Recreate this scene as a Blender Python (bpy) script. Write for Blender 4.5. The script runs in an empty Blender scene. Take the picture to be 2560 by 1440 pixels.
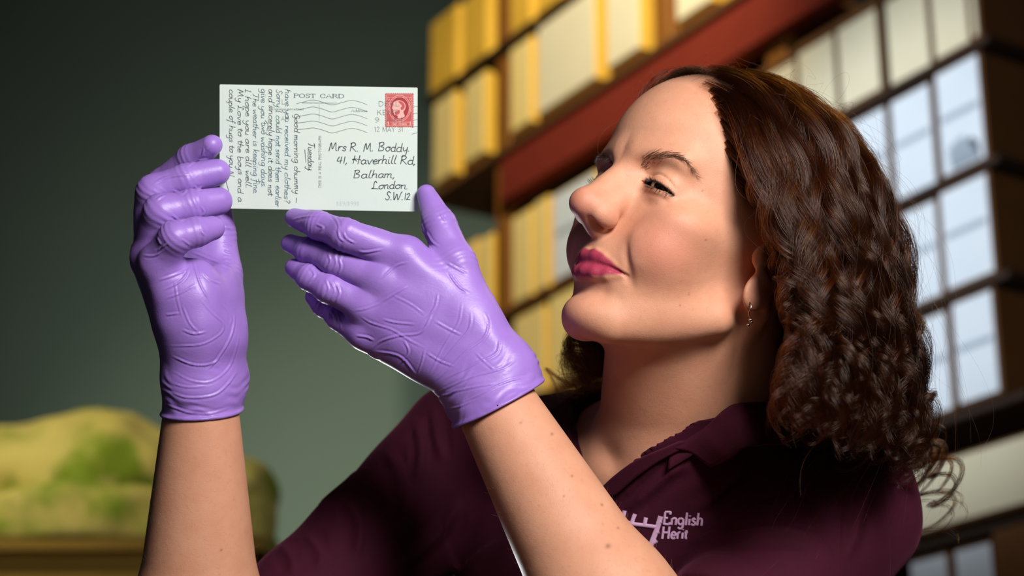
import bpy, math, random
import numpy as np
from mathutils import Matrix, Vector

# ------------------------------------------------------------------ camera
F_PX, PITCH = 5000.0, math.radians(20.0)
CAM = np.array([0.0, 0.0, 1.05])
SP, CP = math.sin(PITCH), math.cos(PITCH)
scene = bpy.context.scene
COL = scene.collection
cam_data = bpy.data.cameras.new('camera')
cam = bpy.data.objects.new('camera', cam_data)
COL.objects.link(cam)
cam.location = CAM
cam.rotation_euler = (math.pi / 2 + PITCH, 0, 0)
cam_data.sensor_width = 36.0
cam_data.lens = F_PX * 36.0 / 2560.0
cam_data.clip_start = 0.05
cam_data.dof.use_dof = True
cam_data.dof.focus_distance = 1.35
cam_data.dof.aperture_fstop = 5.8
scene.camera = cam

# ------------------------------------------------------------------ exposure, world, lights
vs = scene.view_settings
scene.display_settings.display_device = 'sRGB'
vs.view_transform = 'Standard'
vs.look = 'None'
vs.gamma = 1.0
vs.use_curve_mapping = False
vs.exposure = 0.0
world = bpy.data.worlds.new('world')
scene.world = world
world.use_nodes = True
world.node_tree.nodes['Background'].inputs[0].default_value = (0.55, 0.62, 0.7, 1)
world.node_tree.nodes['Background'].inputs[1].default_value = 0.018


def W(p):
    """subject frame (x right, y up, z away from the lens) to world"""
    p = np.asarray(p, dtype=np.float64)
    x, y, z = p[..., 0], p[..., 1], p[..., 2]
    return np.stack([x, -SP * y + CP * z, CP * y + SP * z], -1) + CAM


def U(p):
    """world to subject frame"""
    q = np.asarray(p, dtype=np.float64) - CAM
    x, y, z = q[..., 0], q[..., 1], q[..., 2]
    return np.stack([x, -SP * y + CP * z, CP * y + SP * z], -1)


def px(u, v, z):
    return np.array([(u - 1280.0) * z / F_PX, (720.0 - v) * z / F_PX, z])


def area_light(name, loc, target, size, power, color, size_y=None, spread=None):
    d = bpy.data.lights.new(name, 'AREA')
    d.energy = power
    d.color = color
    d.size = size
    if size_y:
        d.shape = 'RECTANGLE'
        d.size_y = size_y
    if spread:
        d.spread = math.radians(spread)
    o = bpy.data.objects.new(name, d)
    COL.objects.link(o)
    o.location = loc
    o.rotation_euler = (Vector(target) - Vector(loc)).to_track_quat('-Z', 'Y').to_euler()
    return o


def spot_light(name, loc, target, power, color, angle, blend=0.8, radius=0.08):
    d = bpy.data.lights.new(name, 'SPOT')
    d.energy = power
    d.color = color
    d.spot_size = math.radians(angle)
    d.spot_blend = blend
    d.shadow_soft_size = radius
    o = bpy.data.objects.new(name, d)
    COL.objects.link(o)
    o.location = loc
    o.rotation_euler = (Vector(target) - Vector(loc)).to_track_quat('-Z', 'Y').to_euler()
    return o


# key softbox high to the camera's right, rim strip behind to the left, hall spots on the store
area_light('key_softbox', (0.52, 0.08, 1.90), (0.0, 1.36, 1.48), 0.40, 32, (1.0, 0.97, 0.94))
area_light('fill_softbox', (0.3, -0.4, 1.75), (0.0, 1.38, 1.5), 0.7, 1.3, (1.0, 0.96, 0.92))
area_light('rim_strip', (-0.45, 2.85, 1.42), (0.0, 1.4, 1.5), 0.25, 7, (0.95, 0.98, 1.0), size_y=0.3)
area_light('rim_strip_high', (0.75, 2.25, 2.7), (0.2, 1.4, 1.6), 0.3, 1.8, (1.0, 0.8, 0.5), size_y=0.4)
spot_light('store_spot_warm', (0.0, 3.4, 5.0), (0.15, 5.7, 3.5), 460, (1.0, 0.9, 0.68), 62)
spot_light('store_spot_cool', (-1.25, 3.5, 3.3), (1.0, 4.35, 2.75), 260, (0.86, 0.93, 1.0), 38)
spot_light('wall_wash', (-0.7, 5.6, 2.2), (-0.6, 8.2, 3.45), 165, (0.98, 1.0, 0.9), 85, 1.0)
spot_light('stone_spot', (-1.6, 2.6, 3.2), (-0.97, 4.35, 2.1), 130, (1.0, 0.95, 0.7), 36)

# ------------------------------------------------------------------ implicit surface kit
f32 = np.float32


def ell(p, c, r):
    q = (p - np.asarray(c, f32)) / np.asarray(r, f32)
    k0 = np.sqrt((q * q).sum(-1)) + 1e-6
    q = q / np.asarray(r, f32)
    k1 = np.sqrt((q * q).sum(-1)) + 1e-6
    return k0 * (k0 - 1.0) / k1


def sph(p, c, r):
    q = p - np.asarray(c, f32)
    return np.sqrt((q * q).sum(-1)) - f32(r)


def cone(p, a, b, ra, rb):
    """capsule with a radius at each end"""
    a = np.asarray(a, f32)
    b = np.asarray(b, f32)
    ab = b - a
    t = np.clip(((p - a) @ ab) / f32((ab * ab).sum() + 1e-12), 0, 1)
    q = p - a - t[..., None] * ab
    return np.sqrt((q * q).sum(-1)) - (f32(ra) + t * f32(rb - ra))


def smin(a, b, k):
    h = np.maximum(k - np.abs(a - b), 0) / k
    return np.minimum(a, b) - h * h * (k * 0.25)


def smax(a, b, k):
    return -smin(-a, -b, k)


def chain(p, pts, rad, k=None):
    d = None
    for i in range(len(pts) - 1):
        e = cone(p, pts[i], pts[i + 1], rad[i], rad[i + 1])
        d = e if d is None else (np.minimum(d, e) if k is None else smin(d, e, k))
    return d


def local(d, s, lo, hi, fn):
    """apply fn(points, d) only inside a box"""
    m = np.nonzero(boxmask(s, lo, hi))[0]
    if len(m):
        d = d.copy()
        d[m] = fn(s[m], d[m])
    return d


def gauss(d, s):
    return np.exp(-(d / s) ** 2)


def boxmask(p, lo, hi):
    return np.all((p > np.asarray(lo, f32)) & (p < np.asarray(hi, f32)), -1)


def polyline_dist(p, pts):
    """distance of points to a polyline, and the parameter along it (0..1)"""
    pts = np.asarray(pts, f32)
    seg = np.linalg.norm(np.diff(pts, axis=0), axis=1)
    cum = np.concatenate([[0], np.cumsum(seg)])
    best = np.full(len(p), 1e9, f32)
    par = np.zeros(len(p), f32)
    for i in range(len(pts) - 1):
        a, ab = pts[i], pts[i + 1] - pts[i]
        t = np.clip(((p - a) @ ab) / ((ab * ab).sum() + 1e-12), 0, 1)
        q = p - a - t[:, None] * ab
        d = np.sqrt((q * q).sum(-1))
        m = d < best
        best[m] = d[m]
        par[m] = (cum[i] + t[m] * seg[i]) / cum[-1]
    return best, par


def smooth_poly(pts, n):
    """Catmull-Rom through the points, n samples"""
    P = np.asarray(pts, np.float64)
    P = np.vstack([2 * P[0] - P[1], P, 2 * P[-1] - P[-2]])
    m = len(P) - 3
    t = np.linspace(0, m - 1e-9, n)
    i = t.astype(int)
    f = (t - i)[:, None]
    p0, p1, p2, p3 = P[i], P[i + 1], P[i + 2], P[i + 3]
    return 0.5 * (2 * p1 + (p2 - p0) * f + (2 * p0 - 5 * p1 + 4 * p2 - p3) * f * f + (3 * p1 - p0 - 3 * p2 + p3) * f ** 3)


def in_chunks(fn, p, n=400000):
    if len(p) <= n:
        return fn(p)
    return np.concatenate([fn(p[i:i + n]) for i in range(0, len(p), n)])


def grad(fn, p, e):
    d0 = in_chunks(fn, p)
    g = np.empty_like(p)
    for a in range(3):
        q = p.copy()
        q[:, a] += e
        g[:, a] = (in_chunks(fn, q) - d0) / e
    return d0, g


def skin_surface(fn, lo, hi, h, B=4, relax=2, slack=1.5):
    """sparse surface nets: vertices and quads of fn == 0"""
    lo = np.asarray(lo, f32)
    hi = np.asarray(hi, f32)
    nb = 4 * np.ceil((hi - lo) / (4 * B * h)).astype(int)
    sub = np.stack(np.meshgrid(*[np.arange(4)] * 3, indexing='ij'), -1).reshape(-1, 3)
    g = np.stack(np.meshgrid(*[np.arange(n) for n in nb // 4], indexing='ij'), -1).reshape(-1, 3)
    d = in_chunks(fn, (lo + (g + 0.5) * (4 * B * h)).astype(f32))
    g = g[np.abs(d) < 4 * B * h * 0.87 * slack]
    g = (g[:, None, :] * 4 + sub[None]).reshape(-1, 3)
    d = in_chunks(fn, (lo + (g + 0.5) * (B * h)).astype(f32))
    g = g[np.abs(d) < B * h * 0.87 * (1 + (slack - 1) * 0.5)]
    off = np.stack(np.meshgrid(*[np.arange(B + 1)] * 3, indexing='ij'), -1).reshape(-1, 3)
    N = (nb * B + 2).astype(np.int64)
    keys, verts, cvals = [], [], []
    per = max(1, 400000 // len(off))
    corner = np.array([[i, j, k] for i in (0, 1) for j in (0, 1) for k in (0, 1)])
    edges = [(a, b) for a in range(8) for b in range(a + 1, 8) if np.abs(corner[a] - corner[b]).sum() == 1]
    for s in range(0, len(g), per):
        gb = g[s:s + per]
        idx = gb[:, None, :] * B + off[None]
        p = (lo + idx * f32(h)).astype(f32).reshape(-1, 3)
        v = fn(p).reshape(-1, B + 1, B + 1, B + 1)
        n = v < 0
        cnt = np.zeros((len(gb), B, B, B), np.int8)
        for i, j, k in corner:
            cnt += n[:, i:B + i, j:B + j, k:B + k]
        m = np.argwhere((cnt > 0) & (cnt < 8))
        if not len(m):
            continue
        cv = np.stack([v[m[:, 0], m[:, 1] + i, m[:, 2] + j, m[:, 3] + k] for i, j, k in corner], 1)
        acc = np.zeros((len(m), 3))
        num = np.zeros(len(m))
        for a, b in edges:
            x = (cv[:, a] < 0) != (cv[:, b] < 0)
            t = np.where(x, cv[:, a] / np.where(x, cv[:, a] - cv[:, b], 1), 0)
            acc += np.where(x[:, None], corner[a] + t[:, None] * (corner[b] - corner[a]), 0)
            num += x
        ci = gb[m[:, 0]] * B + m[:, 1:]
        verts.append(lo + (ci + acc / num[:, None]) * h)
        keys.append((ci[:, 0].astype(np.int64) * N[1] + ci[:, 1]) * N[2] + ci[:, 2])
        cvals.append((cv < 0)[:, [0, 4, 2, 1]])
    keys = np.concatenate(keys)
    verts = np.concatenate(verts).astype(f32)
    cs = np.concatenate(cvals)
    order = np.argsort(keys)
    keys, verts, cs = keys[order], verts[order], cs[order]
    st = np.array([N[1] * N[2], N[2], 1])
    quads = []
    for a in range(3):
        b, c2 = (a + 1) % 3, (a + 2) % 3
        m = np.nonzero(cs[:, 0] != cs[:, a + 1])[0]
        k = keys[m]
        q = np.stack([m] + [np.searchsorted(keys, k - o) for o in (st[b], st[b] + st[c2], st[c2])], 1)
        want = np.stack([k, k - st[b], k - st[b] - st[c2], k - st[c2]], 1)
        ok = (keys[np.minimum(q, len(keys) - 1)] == want).all(1)
        q = q[ok]
        flip = ~cs[m[ok], 0]
        q[flip] = q[flip][:, ::-1]
        quads.append(q)
    quads = np.concatenate(quads)
    for _ in range(relax):
        d, gr = grad(fn, verts, f32(h * 0.25))
        g2 = (gr * gr).sum(-1)
        stp = np.clip(d / np.maximum(g2, 0.25), -h * 0.6, h * 0.6)
        verts = verts - gr * stp[:, None]
    return verts, quads[:, ::-1]


def mesh_from(name, verts, faces, smooth=True):
    me = bpy.data.meshes.new(name)
    verts = np.asarray(verts, f32)
    if isinstance(faces, np.ndarray):
        nf, k = faces.shape
        me.vertices.add(len(verts))
        me.vertices.foreach_set('co', verts.ravel())
        me.loops.add(nf * k)
        me.loops.foreach_set('vertex_index', faces.astype(np.int32).ravel())
        me.polygons.add(nf)
        me.polygons.foreach_set('loop_start', np.arange(0, nf * k, k, dtype=np.int32))
        me.update(calc_edges=True)
        me.validate()
    else:
        me.from_pydata([tuple(map(float, v)) for v in verts], [], faces)
    me.polygons.foreach_set('use_smooth', np.full(len(me.polygons), smooth))
    return me


def link(name, data, mat=None, parent=None, **props):
    o = bpy.data.objects.new(name, data)
    COL.objects.link(o)
    if mat is not None:
        data.materials.append(mat)
    if parent is not None:
        o.parent = parent
    for k, v in props.items():
        o[k] = v
    return o


def set_attr(me, name, vals):
    vals = np.asarray(vals, f32)
    if vals.ndim == 1:
        a = me.attributes.new(name, 'FLOAT', 'POINT')
        a.data.foreach_set('value', vals)
    else:
        a = me.attributes.new(name, 'FLOAT_COLOR', 'POINT')
        a.data.foreach_set('color', np.hstack([vals, np.ones((len(vals), 1), f32)]).ravel())


class Mat:
    """a small node-tree builder around Principled"""

    def __init__(self, name, color=(0.5, 0.5, 0.5), rough=0.5, **kw):
        m = self.m = bpy.data.materials.new(name)
        m.use_nodes = True
        self.t = m.node_tree
        self.b = self.t.nodes['Principled BSDF']
        self.set('Base Color', (*color, 1))
        self.set('Roughness', rough)
        for k, v in kw.items():
            self.set(k.replace('_', ' '), v)

    def set(self, k, v):
        if isinstance(v, bpy.types.NodeSocket):
            self.t.links.new(v, self.b.inputs[k])
        else:
            self.b.inputs[k].default_value = v

    def n(self, kind, **kw):
        nd = self.t.nodes.new(kind)
        for k, v in kw.items():
            if k.startswith('i_'):
                key = k[2:].replace('_', ' ')
                s = nd.inputs[int(key)] if key.isdigit() else nd.inputs[key]
                if isinstance(v, bpy.types.NodeSocket):
                    self.t.links.new(v, s)
                else:
                    s.default_value = v
            else:
                setattr(nd, k, v)
        return nd

    def attr(self, name):
        return self.n('ShaderNodeAttribute', attribute_name=name)

    def obj(self):
        return self.n('ShaderNodeTexCoord').outputs['Object']

    def noise(self, scale, detail=3, rough=0.5, vec=None):
        nd = self.n('ShaderNodeTexNoise', i_Scale=scale, i_Detail=detail, i_Roughness=rough)
        self.t.links.new(vec or self.obj(), nd.inputs['Vector'])
        return nd

    def ramp(self, fac, stops):
        nd = self.n('ShaderNodeValToRGB')
        self.t.links.new(fac, nd.inputs[0])
        e = nd.color_ramp.elements
        while len(e) < len(stops):
            e.new(0.5)
        for s, (p, c) in zip(e, stops):
            s.position = p
            s.color = (*c, 1)
        return nd.outputs[0]

    def mix(self, fac, a, b, mode='MIX'):
        nd = self.n('ShaderNodeMix', data_type='RGBA', blend_type=mode)
        for s, v in ((nd.inputs[0], fac), (nd.inputs[6], a), (nd.inputs[7], b)):
            if isinstance(v, bpy.types.NodeSocket):
                self.t.links.new(v, s)
            else:
                s.default_value = v if not isinstance(v, tuple) else (*v, 1)
        return nd.outputs[2]

    def bump(self, height, strength, dist, normal=None):
        nd = self.n('ShaderNodeBump', i_Strength=strength, i_Distance=dist)
        self.t.links.new(height, nd.inputs['Height'])
        if normal is not None:
            self.t.links.new(normal, nd.inputs['Normal'])
        return nd.outputs[0]


def srgb(r, g, b):
    f = lambda c: (c / 255 / 12.92) if c <= 10 else ((c / 255 + 0.055) / 1.055) ** 2.4
    return (f(r), f(g), f(b))


rng = np.random.default_rng(7)
random.seed(7)

# ------------------------------------------------------------------ the person as implicit shapes
H0 = np.array([0.1340, 0.0212, 1.42])
HS = 0.9885


def head_axes(yaw, pitch, roll):
    y, p, r = map(math.radians, (yaw, pitch, roll))
    f = np.array([-math.sin(y), 0, -math.cos(y)])
    l = np.array([math.cos(y), 0, -math.sin(y)])
    u = np.array([0, 1.0, 0])
    f, u = f * math.cos(p) + u * math.sin(p), u * math.cos(p) - f * math.sin(p)
    l, u = l * math.cos(r) + u * math.sin(r), u * math.cos(r) - l * math.sin(r)
    return np.stack([f, l, u])


HR = head_axes(53.0, 24.0, -2.8)
HR32 = HR.astype(f32)


def to_head(p):
    return ((p - H0.astype(f32)) @ HR32.T) * f32(1000 / HS)


def from_head(q):
    return np.asarray(q, np.float64) * (HS / 1000) @ HR + H0


EYE = np.array([73.5, 31.0, 19.0])
EYE_R = 12.0
LID_SPAN = 2.33


def lid_angles(q, ya):
    """elevation, and upper and lower lid elevation (radians) about the eyeball"""
    v = np.stack([q[..., 0] - EYE[0], ya - EYE[1], q[..., 2] - EYE[2]], -1).astype(f32)
    r = np.sqrt((v * v).sum(-1)) + 1e-4
    az = np.arctan2(v[..., 1], np.maximum(v[..., 0], 0.5))
    el = np.arcsin(np.clip(v[..., 2] / r, -1, 1))
    t = np.clip((az + 0.98) / LID_SPAN, 0, 1)
    c = 0.04 - 0.46 * t
    bump = 4 * t * (1 - t)
    up = c + 0.17 * bump * (1.35 - 0.8 * t)
    low = c - 0.16 * bump * (1.3 - 0.6 * t)
    return r, az, el, up, low, t


MOUTH_LINE = [(97.0, 0, -45.2), (94.6, 9, -46.2), (89.0, 18, -46.0), (82.0, 25, -47.0), (78.5, 28.5, -48.2)]
UP_LIP = ([(92.0, 0, -40.4), (91.3, 5, -39.6), (89.0, 11, -41.2), (84.5, 18, -43.6), (79.5, 25.5, -46.6)], [4.2, 4.5, 4.1, 3.1, 1.2])
LOW_LIP = ([(91.0, 0, -51.4), (89.2, 8, -51.4), (85.2, 16, -50.6), (79.5, 25.0, -48.2)], [5.1, 4.9, 3.8, 1.2])


def head_sdf(q):
    """millimetres; x to the face, y to her left, z up; origin between the ears"""
    ys = q[:, 1]
    ya = np.sqrt(ys * ys + 2.0) - 0.6
    s = np.stack([q[:, 0], ya, q[:, 2]], -1).astype(f32)
    d = ell(s, (-8, 0, 52), (95, 74, 84))
    d = smin(d, ell(s, (30, 0, 56), (66, 60, 64)), 20)
    d = smin(d, ell(s, (38, 0, -12), (48, 54, 60)), 25)
    d = smin(d, ell(s, (38, 0, -50), (45, 44, 34)), 20)
    d = smin(d, cone(s, (8, 47, -48), (66, 17, -79), 12, 13), 18)
    d = local(d, s, (0, -9, -130), (150, 90, 80), face_sdf)
    d = local(d, s, (-60, 45, -60), (30, 130, 60), ear_sdf)
    d = local(d, q, (80, -40, -45), (130, 45, 15), nostril_sdf)
    return d


def face_sdf(s, d):
    d = smin(d, ell(s, (76, 0, -79), (16, 18, 13.5)), 14)
    d = smin(d, ell(s, (67, 0, -38), (26, 27, 24)), 14)
    d = smin(d, ell(s, (58, 45, -3), (22, 17, 13)), 16)
    d = smin(d, ell(s, (62, 35, -24), (23, 20, 21)), 16)
    d = smin(d, cone(s, (87, 8, 38), (76, 40, 38), 9, 8), 12)
    d = local(d, s, (50, -9, -10), (130, 62, 60), socket_sdf)
    d = local(d, s, (60, -9, -50), (150, 45, 50), nose_sdf)
    d = local(d, s, (60, -9, -85), (125, 60, 0), mouth_sdf)
    d = local(d, s, (50, 2, -10), (120, 62, 60), lid_sdf)
    return d


def socket_sdf(s, d):
    d = smax(d, -ell(s, (95.5, 29.5, 25), (14, 17, 9)), 9)
    return smin(d, sph(s, EYE, 13.7), 6)


def nose_sdf(s, d):
    n = cone(s, (89, 0, 29), (110.5, 0, -6.5), 7.4, 8.4)
    n = smin(n, sph(s, (113.2, 0, -10.2), 10.1), 6)
    n = smin(n, cone(s, (83, 6, 18), (101, 7, -10), 8.0, 10), 8)
    n = smin(n, cone(s, (109, 0, -15.6), (96, 0, -21.0), 4.8, 5.8), 4)
    d = smin(d, n, 7)
    d = d + 0.25 * gauss(chain(s, [(101, 6.5, 37), (100, 8, 47)], [0, 0]), 1.2)
    return d


def nostril_sdf(q, d):
    d = smin(d, ell(q, (101.0, 11.6, -14.6), (10.5, 6.8, 7.2)), 4)
    d = smin(d, ell(q, (99.0, -10.5, -12.5), (9.5, 6.0, 6.4)), 5)
    d = smin(d, cone(q, (108, 0, -15.8), (97, 0, -21), 5.2, 6.2), 3)
    return smax(d, -ell(q, (103.5, 8.4, -21.6), (7.5, 2.9, 4.6)), 2.0)


def mouth_sdf(s, d):
    d = d + 0.9 * gauss(cone(s, (99, 0, -27), (97, 0, -36), 0, 0), 3.2)
    d = smin(d, chain(s, *UP_LIP, k=2), 3.0)
    d = smin(d, chain(s, LOW_LIP[0], LOW_LIP[1], k=2), 3.5)
    d = d + 2.0 * gauss(chain(s, MOUTH_LINE, [0] * 5), 1.1)
    d = d + 1.3 * gauss(chain(s, [(89, 0, -63), (83, 14, -62)], [0, 0]), 6)
    nl = chain(s, [(96, 21, -14), (91, 26.5, -27), (82.5, 31, -42), (76, 33, -54)], [0] * 4)
    d = d + 1.5 * gauss(nl, 2.8)
    d = d - 1.0 * gauss(chain(s, [(88, 31, -22), (80, 36, -38)], [0, 0]), 7)
    d = d + 1.2 * gauss(sph(s, (78, 29.5, -50), 0), 3)
    return d


def lid_sdf(s, d):
    r, az, el, up, lo, t = lid_angles(s, s[:, 1])
    win = np.clip((r - 9) / 2, 0, 1) * np.clip((24 - r) / 4, 0, 1) * (s[:, 0] > EYE[0] - 3)
    op = np.maximum(np.maximum((el - up) * 13.2, (lo - el) * 13.2), np.maximum(11.2 - r, r - 20))
    op = np.where(s[:, 0] > EYE[0] - 1, op, 9.0)
    crease = up + 0.26 + 0.24 * np.sin(t * 3.14)
    fade = np.clip((t + 0.02) / 0.12, 0, 1) * np.clip((1.0 - t) / 0.16, 0, 1)
    d = d + win * fade * 1.1 * gauss((el - crease) * 13.5, 0.95)
    d = d + win * fade * 0.5 * gauss((el - (lo - 0.34)) * 13.5, 1.6)
    return smax(d, -op, 0.9)


def ear_sdf(s, d):
    c, sn = math.cos(0.33), math.sin(0.33)
    e0 = s - np.array([0, 68, 0], f32)
    e = np.stack([e0[:, 0] * c + e0[:, 1] * sn, -e0[:, 0] * sn + e0[:, 1] * c, e0[:, 2]], -1)
    ear = ell(e, (-4, 2, 4), (17, 4.5, 28))
    ear = smin(ear, ell(e, (4, 1.5, -26), (12.5, 4.4, 12)), 6)
    ear = smax(ear, -ell(e, (0, 8, 0), (9, 6, 13)), 3)
    ear = smax(ear, -ell(e, (-9, 8.5, 10), (4, 5, 16)), 3)
    ear = smin(ear, ell(e, (11, 0, -1), (5, 5, 7)), 5)
    ear = smin(ear, ell(e, (1, 3.5, -13), (6, 3.2, 4)), 3)
    return smin(d, ear, 4)


# --- trunk
SH_L = px(2105, 1290, 1.475)
SH_R = px(1165, 1125, 1.61)
UP = np.array([0, CP, SP])
_tl = SH_L - SH_R
_tl = _tl - UP * (_tl @ UP)
TL = _tl / np.linalg.norm(_tl)
TF = np.cross(UP, TL)
TF = TF if TF[2] < 0 else -TF
MID = 0.5 * (SH_L + SH_R)


def trunk(a, b, c):
    """a to her left, b to the front, c up, metres from the middle of the shoulders"""
    return MID + TL * a + TF * b + UP * c


TRM = np.stack([TL, TF, UP]).astype(f32)
EL_L = px(1655, 1760, 1.30)
EL_R = px(492, 1800, 1.44)
WR_L = px(1232, 1000, 1.372)
WR_R = px(503, 1010, 1.405)
NECK_LOW = px(1745, 1185, 1.49)
NOTCH = px(1562, 1150, 1.452)


def trunk_sdf(p):
    t = (p - MID.astype(f32)) @ TRM.T
    d = ell(t, (0, -0.01, -0.20), (0.150, 0.105, 0.24))
    d = smin(d, ell(t, (0, 0.01, -0.08), (0.125, 0.075, 0.10)), 0.05)
    d = smin(d, cone(t, (-0.135, 0, -0.005), (0.135, 0, -0.005), 0.046, 0.046), 0.04)
    d = smin(d, cone(p, NECK_LOW, SH_L, 0.05, 0.03), 0.05)
    d = smin(d, cone(p, NECK_LOW, SH_R, 0.05, 0.03), 0.05)
    d = smin(d, cone(p, NOTCH + TL * 0.02 - TF * .008, SH_L + TF * 0.03, 0.011, 0.012), 0.03)
    d = smin(d, cone(p, NOTCH - TL * 0.02 - TF * .008, SH_R + TF * 0.03, 0.011, 0.012), 0.03)
    ta = np.stack([np.abs(t[:, 0]), t[:, 1], t[:, 2]], -1)
    d = smin(d, ell(ta, (0.075, 0.075, -0.22), (0.065, 0.055, 0.065)), 0.05)
    d = smin(d, cone(t, (0, -0.01, -0.36), (0, -0.02, -0.52), 0.12, 0.14), 0.08)
    return d


def arm_sdf(p, sh, el, wr, r):
    d = cone(p, sh, el, r[0], r[1])
    mid = el + (wr - el) * 0.30
    d = smin(d, chain(p, [el, mid, wr], [r[1] * 0.95, r[2], r[3]], k=0.02), 0.03)
    return d


# --- hands: joints read as (pixel, pixel, depth) of the photograph's frame, put at their own depth
def jp(*rows):
    return [px(*r) for r in rows]


HL = dict(  # her left hand, back to the camera
    index=(jp((1010, 642, 1.380), (862, 587, 1.372), (796, 564, 1.386), (738, 545, 1.4045)), (0.0128, 0.0100, 0.0087, 0.0062)),
    middle=(jp((955, 698, 1.378), (838, 652, 1.382), (772, 627, 1.398), (727, 609, 1.412)), (0.0125, 0.0094, 0.0082, 0.0058)),
    ring=(jp((917, 766, 1.380), (824, 722, 1.380), (773, 694, 1.387), (736, 670, 1.404)), (0.0118, 0.0090, 0.0078, 0.0056)),
    little=(jp((912, 832, 1.386), (846, 790, 1.396), (810, 763, 1.404), (786, 742, 1.410)), (0.0108, 0.0080, 0.0070, 0.0056)),
    thumb=(jp((1188, 800, 1.380), (1138, 655, 1.386), (1098, 562, 1.398), (1066, 484, 1.408)), (0.0150, 0.0130, 0.0108, 0.0058)),
)
HRT = dict(  # her right hand, little finger to the camera
    index=(jp((386, 610, 1.432), (408, 462, 1.432), (482, 398, 1.416), (529, 362, 1.4035)), (0.0138, 0.0106, 0.0094, 0.0068)),
    middle=(jp((374, 628, 1.412), (384, 482, 1.394), (466, 450, 1.394), (544, 431, 1.400)), (0.0136, 0.0112, 0.0098, 0.0084)),
    ring=(jp((378, 642, 1.392), (404, 530, 1.374), (478, 514, 1.380), (547, 503, 1.391)), (0.0134, 0.0114, 0.0098, 0.0088)),
    little=(jp((398, 658, 1.374), (438, 594, 1.360), (490, 580, 1.365), (531, 570, 1.374)), (0.0126, 0.0102, 0.0086, 0.0075)),
    thumb=(jp((540, 850, 1.405), (553, 690, 1.425), (548, 585, 1.430), (540, 480, 1.426)), (0.0175, 0.0130, 0.0105, 0.0085)),
)
WL = dict(rad=px(1262, 925, 1.374), uln=px(1178, 968, 1.374), rr=(0.0195, 0.0175), cuff=px(1242, 1017, 1.370))
WRT = dict(rad=px(542, 945, 1.418), uln=px(480, 945, 1.396), rr=(0.0185, 0.0185), cuff=px(500, 1028, 1.405))


def hand_sdf(p, H, w, pads=()):
    d = None
    for f in ('index', 'middle', 'ring', 'little'):
        m, r = H[f]
        root = w['rad'] * {'index': 0.85, 'middle': 0.6, 'ring': 0.35, 'little': 0.1}[f] + w['uln'] * {'index': 0.15, 'middle': 0.4, 'ring': 0.65, 'little': 0.9}[f]
        e = cone(p, root, m[0], 0.0165, r[0] * 1.02)
        d = e if d is None else smin(d, e, 0.012)
    th, tr = H['thumb']
    d = smin(d, cone(p, w['rad'], th[0], w['rr'][0] * 0.95, tr[0]), 0.014)
    d = smin(d, cone(p, th[0], th[1], tr[0], tr[1]), 0.014)
    d = smin(d, cone(p, th[0], H['index'][0][0], tr[0] * 0.62, H['index'][1][0] * 0.66), 0.012)
    d = smin(d, cone(p, w['rad'], w['uln'], w['rr'][0], w['rr'][1]), 0.012)
    for c, r in pads:
        d = smin(d, ell(p, c, r), 0.014)
    fin = None
    for f in ('index', 'middle', 'ring', 'little', 'thumb'):
        m, r = H[f]
        e = chain(p, m[(1 if f == 'thumb' else 0):], r[(1 if f == 'thumb' else 0):], k=0.004)
        fin = e if fin is None else smin(fin, e, 0.0007)
    return smin(d, fin, 0.0045)


PADS_L = ()
PADS_R = ((px(490, 780, 1.385), (0.020, 0.036, 0.020)), (px(556, 770, 1.408), (0.0105, 0.030, 0.018)), (px(500, 640, 1.425), (0.022, 0.026, 0.010)))
ARM_RL = (0.048, 0.040, 0.0445, 0.0272)
ARM_RR = (0.046, 0.043, 0.0462, 0.0258)


def near(p, c, r):
    q = p - np.asarray(c, f32)
    dd = np.sqrt((q * q).sum(-1))
    return dd, dd < r


HCEN = from_head((15, 0, 20))


def capsule_near(p, pts, r, fn):
    """fn where the points come near a polyline, a plain distance to it elsewhere"""
    d = chain(p, pts, [r] * len(pts))
    m = np.nonzero(d < 0.03)[0]
    if len(m):
        d[m] = np.minimum(fn(p[m]), 0.05)
    return d


def neck_sdf(p):
    n = cone(p, from_head((-14, 0, -20)), NECK_LOW, 0.055, 0.060)
    n = smin(n, cone(p, from_head((22, 0, -58)), NOTCH - TF * 0.022 + UP * .01, 0.030, 0.026), 0.03)
    for s in (1, -1):
        n = smin(n, cone(p, from_head((-16, 52 * s, -30)), NOTCH + TL * 0.012 * s - TF * 0.005, 0.0135, 0.0085), 0.009)
    return n


def body_sdf(p):
    d = capsule_near(p, [SH_L, EL_L, WR_L], 0.05, lambda q: arm_sdf(q, SH_L, EL_L, WR_L, ARM_RL))
    d = np.minimum(d, capsule_near(p, [SH_R, EL_R, WR_R], 0.05, lambda q: arm_sdf(q, SH_R, EL_R, WR_R, ARM_RR)))
    low = (p - MID.astype(f32)) @ UP.astype(f32)
    d = smin(d, np.maximum(trunk_sdf(p), -0.11 - low), 0.02)
    d = smin(d, capsule_near(p, [from_head((-14, 0, -20)), NECK_LOW], 0.07, neck_sdf), 0.028)
    dd, m = near(p, NOTCH + UP * 0.004 + TF * 0.004, 0.1)
    d = d + 0.006 * gauss(dd, 0.014)
    # head
    dd, m = near(p, HCEN, 0.205)
    h = dd - 0.17
    h[m] = head_sdf(to_head(p[m])) * f32(0.001)
    d = smin(d, h, 0.012)
    # hands inside the gloves
    for H, w, pads, c in ((HL, WL, PADS_L, px(980, 760, 1.385)), (HRT, WRT, PADS_R, px(460, 660, 1.40))):
        dd, m = near(p, c, 0.135)
        h = dd - 0.1
        h[m] = hand_sdf(p[m], H, w, pads) + f32(0.0022)
        d = smin(d, h, 0.006)
    return d

# ------------------------------------------------------------------ person: body mesh
import time as _time
_t0 = _time.time()


def tick(s):
    print('[t] %-24s %.1f' % (s, _time.time() - _t0), flush=True)


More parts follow.
